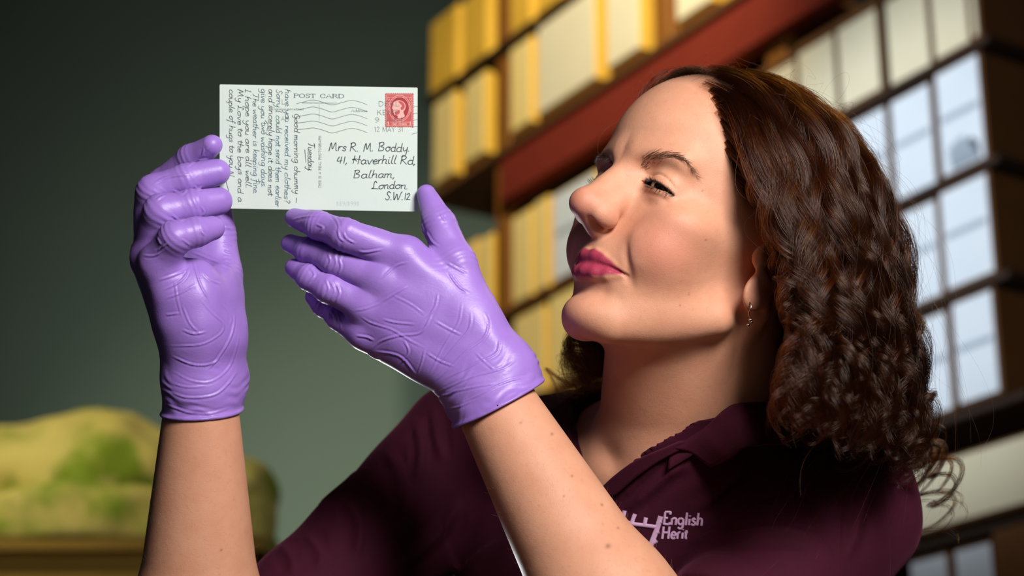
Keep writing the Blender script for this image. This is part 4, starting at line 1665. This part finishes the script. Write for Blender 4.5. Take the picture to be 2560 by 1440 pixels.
def ink_path(name, lines, mat, width, lift=0.00003, n=26):
    st = [smooth_poly(l, n) if len(l) > 2 else np.array(l, float) for l in lines]
    v, f = ribbon(st, lambda x, y, l: cp4(x, y, l), width, lift)
    return link(name, mesh_from(name, W(v), f, False), mat, card)


ink_path('printed_rule', [[(900, 238), (1280, 243)], [(915, 246), (1270, 250)], [(1093, 256), (1093, 428)]], PRINT, 0.0002)
for l in ([(940, 738), (952, 872)], [(104, 1062), (122, 1130), (142, 1196)], [(522, 430), (550, 470), (540, 540)]):
    ink_path('ink_stroke', [l], INK, 0.0004)
for k in range(5):
    y = 74 * k
    ink_path('postmark_wave', [[(852 + 8 * (k > 0), 252 + y - 6 * k), (930, 232 + y - 2 * k), (1030, 212 + y), (1130, 235 + y), (1230, 265 + y), (1330, 240 + y), (1430, 217 + y), (1520, 232 + y), (1600, 262 + y)]], MARK, 0.00034, n=40)
    ink_path('postmark_wave', [[(2072, 296 + 70 * k), (2105, 284 + 70 * k), (2138, 280 + 70 * k)]], MARK, 0.0003)
POSTMARK = (('DEAL', 1715, 278, 230), ('KENT', 1700, 370, 235), ('9 AM', 1672, 450, 310), ('12 MAY 31', 1675, 548, 310), ('AM', 690, 430, 85), ('L', 690, 258, 45))
for t, x, y, span in POSTMARK:
    print_line('postmark_letters', t, horiz(x, y), span, 26 if t != 'AM' else 22, MARK, 0.00030, serif=False, lift=0.00012 if x > 1500 else 0.00003)

# --- stamp
STAMP_M = Mat('stamp_red', rough=0.7)
STAMP_M.set('Base Color', STAMP_M.mix(STAMP_M.noise(700, 2).outputs[0], srgb(176, 62, 66), srgb(196, 92, 90)))
STAMP_M = STAMP_M.m
PALE = Mat('stamp_pale', srgb(222, 170, 162), 0.7).m
DEEP = Mat('stamp_deep', srgb(158, 44, 50), 0.7).m
x0, x1, y0, y1 = 1792, 2090, 142, 498
pts = []
nx, ny = 15, 18
for i in range(nx * 6):
    t = i / (nx * 6)
    pts.append((x0 + (x1 - x0) * t, y0 + 5 * math.cos(t * nx * 2 * math.pi)))
for i in range(ny * 6):
    t = i / (ny * 6)
    pts.append((x1 - 5 * math.cos(t * ny * 2 * math.pi), y0 + (y1 - y0) * t))
for i in range(nx * 6):
    t = i / (nx * 6)
    pts.append((x1 - (x1 - x0) * t, y1 - 5 * math.cos(t * nx * 2 * math.pi)))
for i in range(ny * 6):
    t = i / (ny * 6)
    pts.append((x0 + 5 * math.cos(t * ny * 2 * math.pi), y1 - (y1 - y0) * t))
v = [cp4(a, b, 0.00004) for a, b in pts]
n = len(v)
v = np.array(v + [q + [0, 0, 0.00005] for q in v])
f = [tuple(range(n))] + [(i, i + n, (i + 1) % n + n, (i + 1) % n) for i in range(n)]
stamp = link('stamp', mesh_from('stamp', W(v), f, False), STAMP_M, card, label='red one penny stamp with perforated edge')


def flat(name, poly, mat, lift):
    v = np.array([cp4(a, b, lift) for a, b in poly])
    return link(name, mesh_from(name, W(v), [tuple(range(len(v)))], False), mat, stamp)


def ellipse(cx, cy, rx, ry, n=48):
    return [(cx + rx * math.cos(a), cy + ry * math.sin(a)) for a in np.linspace(0, 2 * math.pi, n, endpoint=False)]


def stamp_lines(name, lines, mat, width, lift):
    v, f = ribbon([np.array(l, float) for l in lines], lambda x, y, l: cp4(x, y, l), width, lift)
    return link(name, mesh_from(name, W(v), f, False), mat, stamp)


flat('stamp_oval', ellipse(1944, 300, 98, 118), DEEP, 0.00005)
el = ellipse(1944, 300, 101, 122)
el2 = ellipse(1944, 300, 114, 138)
stamp_lines('stamp_frame', [el + el[:1], el2 + el2[:1], [(1806, 158), (2076, 158), (2076, 484), (1806, 484), (1806, 158)], [(1806, 182), (2076, 182)], [(1850, 446), (2040, 446)]], PALE, 0.0003, 0.00006)
head = [(1862, 300), (1868, 285), (1872, 265), (1880, 240), (1905, 222), (1940, 216), (1975, 226), (2000, 250), (2008, 282), (2000, 312), (1985, 335), (1990, 360), (1998, 385), (1960, 405), (1925, 404), (1922, 378), (1905, 372), (1888, 366), (1884, 350), (1876, 342), (1880, 330), (1872, 322), (1876, 312)]
flat('stamp_head', smooth_poly(head + head[:1], 90)[:-1], PALE, 0.00007)
flat('stamp_hair', smooth_poly([(1925, 230), (1960, 226), (1990, 250), (1998, 284), (1985, 310), (1962, 318), (1955, 296), (1968, 275), (1950, 252), (1925, 230)], 50)[:-1], STAMP_M, 0.00009)
flat('stamp_beard', smooth_poly([(1890, 338), (1915, 330), (1940, 318), (1946, 345), (1925, 368), (1900, 366), (1890, 338)], 40)[:-1], STAMP_M, 0.00009)
orn = []
for sx in (1828, 2060):
    for k in range(5):
        yy = 200 + 30 * k
        orn.append([(sx + 14 * math.cos(a), yy + 11 * math.sin(a)) for a in np.linspace(0, 5.5, 10)])
stamp_lines('stamp_ornament', orn, PALE, 0.0002, 0.00006)
print_line('stamp_letters', 'ONE PENNY', horiz(1862, 480), 165, 12, PALE, 0.00026, lift=0.00008, parent=stamp)
for xx in (1806, 2038):
    print_line('stamp_letters', '1', horiz(xx, 480), 38, 20, PALE, 0.0006, lift=0.00008, parent=stamp)
tick('card')

# ------------------------------------------------------------------ store room: racking, boxes, wall, stone
SD = np.array([-0.5275, 0.8496, 0.0])
SN = np.array([0.8496, 0.5275, 0.0])
SP0 = np.array([1.008, 4.1794, 0.0])


def sp(s, d, z):
    """along the rack, back into it, up"""
    return SP0 + SD * s + SN * d + np.array([0, 0, z])


def box_mesh(name, s0, s1, d0, d1, z0, z1, ch=0.004):
    """chamfered block in rack coordinates"""
    lo = np.array([min(s0, s1), d0, z0])
    hi = np.array([max(s0, s1), d1, z1])
    c = (lo + hi) / 2
    h = (hi - lo) / 2
    ch = min(ch, h.min() * 0.4)
    V, F_ = [], []
    for ax in range(3):
        for sg in (-1, 1):
            b, c2 = (ax + 1) % 3, (ax + 2) % 3
            k = len(V)
            for x, y in ((-1, -1), (1, -1), (1, 1), (-1, 1)):
                q = np.zeros(3)
                q[ax] = sg * h[ax]
                q[b] = x * (h[b] - ch)
                q[c2] = y * (h[c2] - ch)
                V.append(c + q)
            F_.append((k, k + 1, k + 2, k + 3) if sg > 0 else (k + 3, k + 2, k + 1, k))
    idx = {}
    for i, v in enumerate(V):
        idx.setdefault(tuple(np.sign(np.round(v - c, 6)).astype(int)), []).append(i)
    for key, l in idx.items():
        F_.append(tuple(l))
    # edges
    for ax in range(3):
        b, c2 = (ax + 1) % 3, (ax + 2) % 3
        for x in (-1, 1):
            for y in (-1, 1):
                def vid(face_ax, sa):
                    for i in idx[tuple(sa)]:
                        if i // 8 == face_ax:
                            return i
                sa = np.zeros(3, int)
                sa[b], sa[c2] = x, y
                lo_, hi_ = sa.copy(), sa.copy()
                lo_[ax], hi_[ax] = -1, 1
                F_.append((vid(b, lo_), vid(b, hi_), vid(c2, hi_), vid(c2, lo_)))
    V = np.array([sp(*v) for v in V])
    me = mesh_from(name, V, F_, False)
    bm = bmesh.new()
    bm.from_mesh(me)
    bmesh.ops.recalc_face_normals(bm, faces=bm.faces)
    bm.to_mesh(me)
    bm.free()
    return me


def board_mat(name, a, b, rough=0.8, scale=9):
    m = Mat(name, rough=rough)
    m.set('Base Color', m.mix(m.noise(scale, 4, 0.6).outputs[0], a, b))
    m.set('Normal', m.bump(m.noise(120, 2).outputs[0], 0.15, 0.002))
    m.set('Specular IOR Level', 0.25)
    return m.m


YEL = board_mat('warm_lit_board', srgb(206, 158, 44), srgb(224, 180, 70))  # yellow of the warm light put into the board and paper colours
YELP = board_mat('warm_lit_paper', srgb(232, 204, 120), srgb(240, 216, 150))
CREAM = board_mat('cream_paper', srgb(216, 204, 170), srgb(226, 218, 190))
WHITE = board_mat('white_paper', srgb(206, 216, 226), srgb(222, 228, 234), rough=0.5)
BROWN = board_mat('brown_board', srgb(92, 58, 28), srgb(114, 74, 38))
DARKB = board_mat('dark_board', srgb(40, 26, 18), srgb(54, 36, 24))
RED = board_mat('red_steel', srgb(112, 42, 30), srgb(128, 50, 38), rough=0.35)
STEEL = board_mat('brown_upright', srgb(120, 74, 22), srgb(140, 88, 30), rough=0.6)
BLUE = board_mat('grey_label', srgb(150, 162, 176), srgb(170, 180, 190))

ORD = ['first', 'second', 'third', 'fourth', 'fifth', 'sixth', 'seventh', 'eighth', 'ninth', 'tenth']


def archive_box(name, s0, s1, z0, z1, body_m, front_m, label, group, depth=0.38, flap=False, lid=True, setback=0.0):
    root = bpy.data.objects.new(name, None)
    COL.objects.link(root)
    root.location = sp((s0 + s1) / 2, setback + depth / 2, z0)
    root['label'] = label
    root['category'] = 'box'
    root['group'] = group
    inv = Matrix.Translation(-root.location)

    def part(nm, me, mat):
        me.transform(inv)
        return link(nm, me, mat, root)
    d = setback
    part('body', box_mesh('body', s0, s1, d, d + depth, z0, z1), body_m)
    g = 0.008
    w = abs(s1 - s0)
    fr = part('front_panel', box_mesh('front_panel', min(s0, s1) + g, max(s0, s1) - g, d - 0.003, d + 0.001, z0 + g, z1 - g - (0.02 if lid else 0), 0.001), front_m)
    if lid:
        part('lid', box_mesh('lid', s0, s1, d - 0.004, d + depth, z1 - 0.024, z1, 0.003), body_m)
    if w > 0.10 and front_m is WHITE:
        me = box_mesh('label_strip', min(s0, s1) + w * 0.10, max(s0, s1) - w * 0.10, d - 0.0045, d - 0.003, z0 + (z1 - z0) * 0.50, z0 + (z1 - z0) * 0.56, 0.0004)
        me.transform(inv)
        link('label_strip', me, BLUE, root)
    if flap:
        # a curled tear at the foot of the panel
        a = min(s0, s1)
        V = np.array([sp(a + 0.02, d - 0.004, z0 + 0.012), sp(a + w * 0.75, d - 0.004, z0 + 0.012), sp(a + w * 0.62, d - 0.03, z0 + 0.05), sp(a + 0.035, d - 0.034, z0 + 0.058), sp(a + 0.05, d - 0.02, z0 + 0.075), sp(a + w * 0.55, d - 0.02, z0 + 0.068)])
        me = mesh_from('torn_flap', V, [(0, 1, 2, 3), (3, 2, 5, 4)], True)
        me.transform(inv)
        link('torn_flap', me, BLUE, root)
    return root


import bmesh

# right hand stack by the dark end, rows from the top
RIGHT_ROWS = [
    ('uppermost', 3.145, 3.40, [(-0.115, -0.085), (-0.08, 0.045), (0.055, 0.205), (0.215, 0.37), (0.38, 0.53), (0.54, 0.69)], CREAM),
    ('second', 2.845, 3.115, [(-0.105, 0.045), (0.06, 0.205), (0.22, 0.365), (0.38, 0.53)], WHITE),
    ('third', 2.575, 2.822, [(-0.10, 0.06), (0.07, 0.215), (0.23, 0.38)], WHITE),
    ('fourth', 2.305, 2.55, [(-0.085, 0.05), (0.065, 0.205), (0.22, 0.36)], WHITE),
]
for rn, z0, z1, cols, fm in RIGHT_ROWS:
    for i, (a, b) in enumerate(cols):
        archive_box('archive_box', a, b, z0, z1 - 0.004 * (i % 2), BROWN, fm, '%s fronted archive box, %s from the rack end in the %s row beside the hair' % ('cream' if fm is CREAM else 'white', ORD[i], rn), 'archive boxes behind the hair', flap=(rn == 'second' and i == 0), lid=fm is CREAM, setback=0.006 * ((i * 7) % 3))
archive_box('flat_box', -0.55, 0.26, 2.05, 2.205, BROWN, CREAM, 'long flat pale box lying on the lower shelf right of the hair', 'flat boxes', lid=False)
archive_box('archive_box', -0.02, 0.10, 1.72, 2.0, BROWN, WHITE, 'white fronted archive box under the long flat box, cut by the frame', 'archive boxes behind the hair', lid=False)
archive_box('archive_box', 0.115, 0.24, 1.72, 2.0, BROWN, WHITE, 'white fronted archive box under the long flat box beside the sleeve', 'archive boxes behind the hair', lid=False)
archive_box('carton', -0.42, -0.035, 1.72, 2.01, BROWN, BROWN, 'plain brown carton under the long flat box', 'cartons', lid=False, setback=-0.02)

# left hand boxes over and under the red beam
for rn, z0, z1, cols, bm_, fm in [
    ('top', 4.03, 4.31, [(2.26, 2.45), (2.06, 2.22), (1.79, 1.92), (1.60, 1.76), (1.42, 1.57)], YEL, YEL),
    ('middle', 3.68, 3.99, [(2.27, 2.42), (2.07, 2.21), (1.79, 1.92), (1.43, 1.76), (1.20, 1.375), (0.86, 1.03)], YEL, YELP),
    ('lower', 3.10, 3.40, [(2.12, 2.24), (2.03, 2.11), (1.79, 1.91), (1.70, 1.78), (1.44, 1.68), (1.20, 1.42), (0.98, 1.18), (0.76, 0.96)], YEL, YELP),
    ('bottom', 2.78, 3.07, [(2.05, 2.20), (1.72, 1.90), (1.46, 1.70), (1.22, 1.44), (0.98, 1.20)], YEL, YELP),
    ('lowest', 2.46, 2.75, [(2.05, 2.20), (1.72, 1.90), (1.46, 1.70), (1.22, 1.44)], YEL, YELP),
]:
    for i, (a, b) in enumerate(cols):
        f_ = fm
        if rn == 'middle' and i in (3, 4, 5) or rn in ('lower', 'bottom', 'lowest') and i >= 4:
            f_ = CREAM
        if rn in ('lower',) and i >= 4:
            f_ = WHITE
        archive_box('archive_box', a, b, z0, z1 - 0.006 * ((i * 5) % 3), bm_, f_, '%s archive box, %s from the open wall end of the %s row' % ({YEL: 'warm-lit yellow', YELP: 'warm-lit pale yellow', CREAM: 'cream', WHITE: 'white'}[f_], ORD[i], rn), 'archive boxes on the far rack', lid=False, setback=0.01 * ((i * 3) % 3))

# racking
rack = bpy.data.objects.new('storage_rack', None)
COL.objects.link(rack)
rack['label'] = 'red beamed storage rack receding behind the person'
rack['category'] = 'rack'


def rack_part(nm, s0, s1, d0, d1, z0, z1, mat):
    return link(nm, box_mesh(nm, s0, s1, d0, d1, z0, z1), mat, rack)


for z, s0, s1, m_ in ((3.625, 0.62, 2.44, BROWN), (4.0, 1.40, 2.46, DARKB), (3.075, 0.7, 2.26, BROWN), (2.755, 0.9, 2.24, BROWN), (2.435, 0.9, 2.24, BROWN)):
    rack_part('shelf_board', s0, s1, -0.012, 0.46, z, z + 0.026 if z > 3.5 else z + 0.022, m_)
for z, s0, s1 in ((3.1205, -0.14, 0.72), (2.8255, -0.14, 0.6), (2.5525, -0.14, 0.5), (2.275, -0.16, 0.5), (2.012, -0.6, 0.5), (1.69, -0.6, 0.5)):
    rack_part('shelf_board', s0, s1, -0.008, 0.46, z, z + 0.02, DARKB)
rack_part('beam', -0.12, 1.95, -0.02, 0.03, 3.455, 3.60, RED)
rack_part('beam', -0.12, 1.95, 0.43, 0.47, 3.50, 3.60, RED)
for s in (1.985, 1.115, 0.62):
    for d in (0.03, 0.44):
        rack_part('upright', s - 0.04, s + 0.04, d - 0.02, d + 0.02, 0.0, 4.4 if s > 1 else 3.62, STEEL)
rack_part('upright', -0.60, -0.54, 0.0, 0.04, 0.0, 3.5, DARKB)
rack_part('upright', -0.60, -0.54, 0.42, 0.46, 0.0, 3.5, DARKB)
rack_part('end_panel', -0.30, -0.27, 0.02, 0.46, 2.22, 3.6, DARKB)

# walls and floor
def plane(name, pts, mat, **props):
    return link(name, mesh_from(name, pts, [tuple(range(len(pts)))], False), mat, None, **props)


WALL_M = Mat('grey_green_paint', rough=0.9)
WALL_M.set('Base Color', WALL_M.mix(WALL_M.noise(1.2, 3).outputs[0], srgb(96, 112, 100), srgb(106, 120, 106)))
WALL_M.set('Specular IOR Level', 0.1)
FLOOR_M = board_mat('concrete', srgb(70, 70, 66), srgb(84, 84, 80))
plane('wall_back', [(-7, 8.2, 0), (7, 8.2, 0), (7, 8.2, 7), (-7, 8.2, 7)], WALL_M.m, kind='structure')
plane('wall_side', [(4.2, -3, 0), (4.2, 8.2, 0), (4.2, 8.2, 7), (4.2, -3, 7)], WALL_M.m, kind='structure')
plane('floor', [(-7, -3, 0), (7, -3, 0), (7, 8.2, 0), (-7, 8.2, 0)], FLOOR_M, kind='structure')

# mossy carved stone in the far corner
ST = np.array([-0.97, 4.35, 0.59])
wob1, wob2 = Wob(0.35, 10, 41), Wob(0.12, 12, 42)


def stone_fn(p):
    q = p - ST.astype(f32)
    d = ell(q, (0.0, 0, 1.52), (0.40, 0.36, 0.16))
    d = smin(d, ell(q, (0.08, -0.05, 1.56), (0.20, 0.25, 0.135)), 0.05)
    d = smin(d, ell(q, (0.33, 0, 1.50), (0.11, 0.25, 0.13)), 0.04)
    d = smin(d, ell(q, (-0.28, -0.1, 1.54), (0.16, 0.22, 0.11)), 0.05)
    b = np.abs(q - np.array([0, 0, 1.40], f32)) - np.array([0.43, 0.42, 0.03], f32)
    bx = np.sqrt((np.maximum(b, 0) ** 2).sum(-1)) + np.minimum(b.max(-1), 0) - 0.03
    d = smin(d, bx, 0.03)
    return np.maximum(d + 0.012 * wob1(q) + 0.006 * wob2(q), 1.352 - q[:, 2])


v, q = skin_surface(stone_fn, ST + [-0.6, -0.6, 1.34], ST + [0.6, 0.6, 1.85], 0.011, relax=1)
m = Mat('mossy_stone', rough=0.9)
nz = m.noise(5.5, 4, 0.6).outputs[0]
base = m.mix(m.noise(9, 4, 0.6).outputs[0], srgb(168, 150, 62), srgb(200, 182, 104))
moss = m.ramp(nz, [(0.47, (0, 0, 0)), (0.60, (1, 1, 1))])
m.set('Base Color', m.mix(moss, base, srgb(112, 130, 10)))
stone_root = link('carved_stone', mesh_from('carved_stone', v, q), m.m, None, label='mossy yellow green carved stone block at the dark lower corner', category='stone')
PL = board_mat('plinth_wood', srgb(120, 92, 30), srgb(140, 108, 40))


def wbox(name, lo, hi, mat, parent=None, **pr):
    V = [(x, y, z) for x in (lo[0], hi[0]) for y in (lo[1], hi[1]) for z in (lo[2], hi[2])]
    f = [(0, 1, 3, 2), (4, 6, 7, 5), (0, 4, 5, 1), (2, 3, 7, 6), (0, 2, 6, 4), (1, 5, 7, 3)]
    return link(name, mesh_from(name, V, f, False), mat, parent, **pr)


pl = bpy.data.objects.new('plinth', None)
COL.objects.link(pl)
pl['label'] = 'wooden plinth under the mossy carved stone'
pl['category'] = 'plinth'
wbox('body', ST + [-0.44, -0.42, -0.54], ST + [0.44, 0.42, 1.33], PL, pl)
wbox('cap', ST + [-0.48, -0.46, 1.325], ST + [0.48, 0.46, 1.348], PL, pl)
wbox('base', ST + [-0.47, -0.45, -0.59], ST + [0.47, 0.45, -0.53], PL, pl)
tick('room')

# ------------------------------------------------------------------ embroidery, earring, trousers
from mathutils.bvhtree import BVHTree


def bvh_of(o):
    me = o.data
    n = len(me.vertices)
    co = np.empty(n * 3, f32)
    me.vertices.foreach_get('co', co)
    lv = np.empty(len(me.loops), np.int32)
    me.loops.foreach_get('vertex_index', lv)
    return BVHTree.FromPolygons(co.reshape(-1, 3).tolist(), lv.reshape(-1, 4).tolist())


SHIRT_BVH = bvh_of(shirt)


def on_shirt(u, v, lift):
    d = Vector((W(px(u, v, 1.0)) - CAM))
    d.normalize()
    loc, nor, i, dist = SHIRT_BVH.ray_cast(Vector(CAM), d)
    if loc is None:
        return None
    if nor.dot(d) > 0:
        nor = -nor
    return np.array(loc + nor * lift)


THREAD = Mat('pink_thread', rough=0.6)
wv = THREAD.n('ShaderNodeTexWave', i_Scale=900.0, i_Distortion=2.0, i_Vector=THREAD.obj())
THREAD.set('Base Color', THREAD.mix(wv.outputs[0], srgb(214, 140, 204), srgb(246, 214, 238)))
THREAD.set('Normal', THREAD.bump(wv.outputs[0], 0.6, 0.0006))
THREAD = THREAD.m


def embroider(name, strokes, width, parent, rise=0.0011):
    """satin stitch: rounded raised ribbons lying on the cloth"""
    V, F_ = [], []
    for s in strokes:
        s = np.asarray(s, float)
        T = np.gradient(s, axis=0)
        T /= np.linalg.norm(T, axis=1, keepdims=True) + 1e-9
        N_ = np.stack([-T[:, 1], T[:, 0]], -1)
        prof = [(-1, 0.0), (-0.7, 0.8), (0, 1.0), (0.7, 0.8), (1, 0.0)]
        rows = []
        for p, n_ in zip(s, N_):
            rows.append([on_shirt(*(p + n_ * width / 2 * a), 0.0002 + rise * b) for a, b in prof])
        if any(q is None for r in rows for q in r):
            continue
        k = sum(len(x) for x in V)
        V.append(np.array(rows).reshape(-1, 3))
        for i in range(len(s) - 1):
            for j in range(4):
                a = k + i * 5 + j
                F_.append((a, a + 1, a + 6, a + 5))
    return link(name, mesh_from(name, np.concatenate(V), F_), THREAD, parent)


def sew_text(text, u0, v0, k, slope, width):
    ob = []
    x = 0.0
    for ch in text:
        adv, st = PRT[ch]
        L_ = []
        for s in st:
            p = parse(s)
            p = smooth_poly(p, 4 * len(p)) if len(p) > 2 else np.stack([np.linspace(p[0][i], p[1][i], 6) for i in (0, 1)], -1)
            L_.append(np.stack([u0 + (x + p[:, 0] + 0.1 * p[:, 1]) * k, v0 - p[:, 1] * k + slope * (x + p[:, 0]) * k], -1))
        embroider('embroidered_letter', L_, width, shirt, 0.0007)
        x += adv


PRT['g'] = (1.1, ['.5,1.05 .15,.8 .15,.3 .5,.05 .85,.3 .85,.8 .5,1.05', '.88,1 .88,-.3 .5,-.6 .15,-.4'])
PRT['l'] = (.5, ['.25,0 .25,2'])
PRT['h'] = (1.1, ['.2,0 .2,2', '.2,.8 .55,1.05 .85,.85 .85,0'])
PRT['r'] = (.75, ['.2,0 .2,1', '.2,.7 .4,1 .65,1.0'])
sew_text('English', 1656, 1311, 16.0, 0.03, 6.0)
sew_text('Herit', 1652, 1347, 15.5, 0.0, 6.0)
# crenellated square emblem, its near corner hidden by the forearm
EM = [
    [(1652, 1290), (1644, 1318), (1634, 1345), (1626, 1366)], [(1566, 1306), (1590, 1311), (1615, 1314), (1642, 1318)],
    [(1588, 1284), (1583, 1297), (1579, 1310)], [(1615, 1294), (1613, 1304), (1611, 1313)], [(1643, 1309), (1649, 1306), (1656, 1303)],
    [(1637, 1334), (1643, 1331), (1649, 1329)], [(1630, 1358), (1637, 1355), (1643, 1351)], [(1562, 1276), (1556, 1300), (1546, 1330), (1540, 1350)], [(1540, 1350), (1570, 1356), (1600, 1361), (1626, 1366)],
]
for i, s in enumerate(EM):
    embroider('embroidered_emblem', [smooth_poly(s, 10)], 13 if i == 0 else 10, shirt, 0.0009)

# drop earring through the near lobe
BODY_BVH = bvh_of(body)


def on_body(u, v, lift=0.0):
    d = Vector((W(px(u, v, 1.0)) - CAM))
    d.normalize()
    loc, nor, i, dist = BODY_BVH.ray_cast(Vector(CAM), d)
    return U(np.array(loc + nor * lift))


er0 = on_body(1874, 762)
hook = [er0 + np.array([0.0008 * math.sin(a * 2), 0.002 - 0.0105 * a / 3.1, -0.0012 - 0.0022 * math.sin(a)]) for a in np.linspace(0, 3.1, 16)]
v, f = tube(hook, 0.00035, 8)
ear_ring = link('earring', mesh_from('earring', W(v), f), GOLD, person, label='small silver drop earring in the near ear lobe')
base_ = hook[-1]
for k, (dx, dy, r) in enumerate(((0.0006, -0.0018, 0.0013), (-0.001, -0.0052, 0.0011), (0.0012, -0.0030, 0.0010))):
    v, f = lathe_about((0.1, 1, 0.1), [(r * math.cos(t), r * math.sin(t)) for t in np.linspace(0.05, 3.09, 9)], 12)
    link('bead', mesh_from('bead', W(base_ + [dx, dy, 0] + v), f), GOLD, ear_ring)

# trousers and shoes below the frame
HIP = W(trunk(0, -0.02, -0.50))
TRO_M = Mat('dark_trousers', srgb(24, 24, 30), 0.85).m
SHOE_M = Mat('black_shoe', srgb(16, 15, 15), 0.4).m
tlw = np.array([TL[0], -SP * TL[1] + CP * TL[2], 0])
tlw /= np.linalg.norm(tlw)
tfw = np.array([TF[0], -SP * TF[1] + CP * TF[2], 0])
tfw /= np.linalg.norm(tfw)
hz = np.array([HIP[0], HIP[1], 0])


def trouser_fn(p):
    d = None
    for s in (1, -1):
        a = hz + tlw * 0.085 * s + [0, 0, 0.86]
        k = hz + tlw * 0.095 * s + tfw * 0.02 + [0, 0, 0.46]
        f_ = hz + tlw * 0.10 * s + [0, 0, 0.07]
        e = chain(p, [a, k, f_], [0.095, 0.07, 0.058], k=0.03)
        d = e if d is None else smin(d, e, 0.03)
    t = (p - (hz + [0, 0, 0.92]).astype(f32))
    q = np.stack([t @ tlw.astype(f32), t @ tfw.astype(f32), t[:, 2]], -1)
    d = smin(d, ell(q, (0, -0.02, 0), (0.18, 0.135, 0.15)), 0.06)
    return np.maximum(d, p[:, 2] - 1.02)


v, q = skin_surface(trouser_fn, hz + [-0.4, -0.4, -0.02], hz + [0.4, 0.4, 1.1], 0.012, relax=1)
link('trousers', mesh_from('trousers', v, q), TRO_M, person)
for s in (1, -1):
    c = hz + tlw * 0.10 * s

    def shoe_fn(p, c=c):
        t = p - c.astype(f32)
        q = np.stack([t @ tlw.astype(f32), t @ tfw.astype(f32), t[:, 2]], -1)
        d = smin(ell(q, (0, 0.07, 0.03), (0.045, 0.13, 0.045)), cone(q, (0, -0.02, 0.03), (0, -0.01, 0.09), 0.042, 0.04), 0.03)
        return np.maximum(d, 0.002 - q[:, 2])
    v, q = skin_surface(shoe_fn, c + [-0.25, -0.25, -0.02], c + [0.25, 0.25, 0.2], 0.008, relax=1)
    link('shoe', mesh_from('shoe', v, q), SHOE_M, person)

# downy hair on the forearms
cur = []
for el_, wr_, n_ in ((EL_L, WR_L, 700), (EL_R, WR_R, 600)):
    sel = np.nonzero((cone(bv, wr_, wr_ + (el_ - wr_) * 0.75, 0.075, 0.075) < 0) & (((bv - wr_.astype(f32)) @ (el_ - wr_).astype(f32)) > 0.012))[0]
    sel = rng.choice(sel, n_)
    _, gn = grad(body_sdf, bv[sel], f32(0.0005))
    gn /= np.linalg.norm(gn, axis=1, keepdims=True)
    dn = (wr_ - el_) / np.linalg.norm(wr_ - el_)
    for p_, g_ in zip(bv[sel], gn):
        L_ = rng.uniform(0.002, 0.0042)
        t_ = np.linspace(0, 1, 5)[:, None]
        cur.append(W(p_ + (g_ * 0.75 + dn * 0.25 + rng.normal(0, 0.25, 3)) * L_ * t_ + dn * L_ * 0.5 * t_ ** 2))
DOWN_M = Mat('arm_down', srgb(150, 110, 80), 0.4).m
strands('arm_hair', cur, 0.000022, 0.00001, DOWN_M, person)
tick('details')
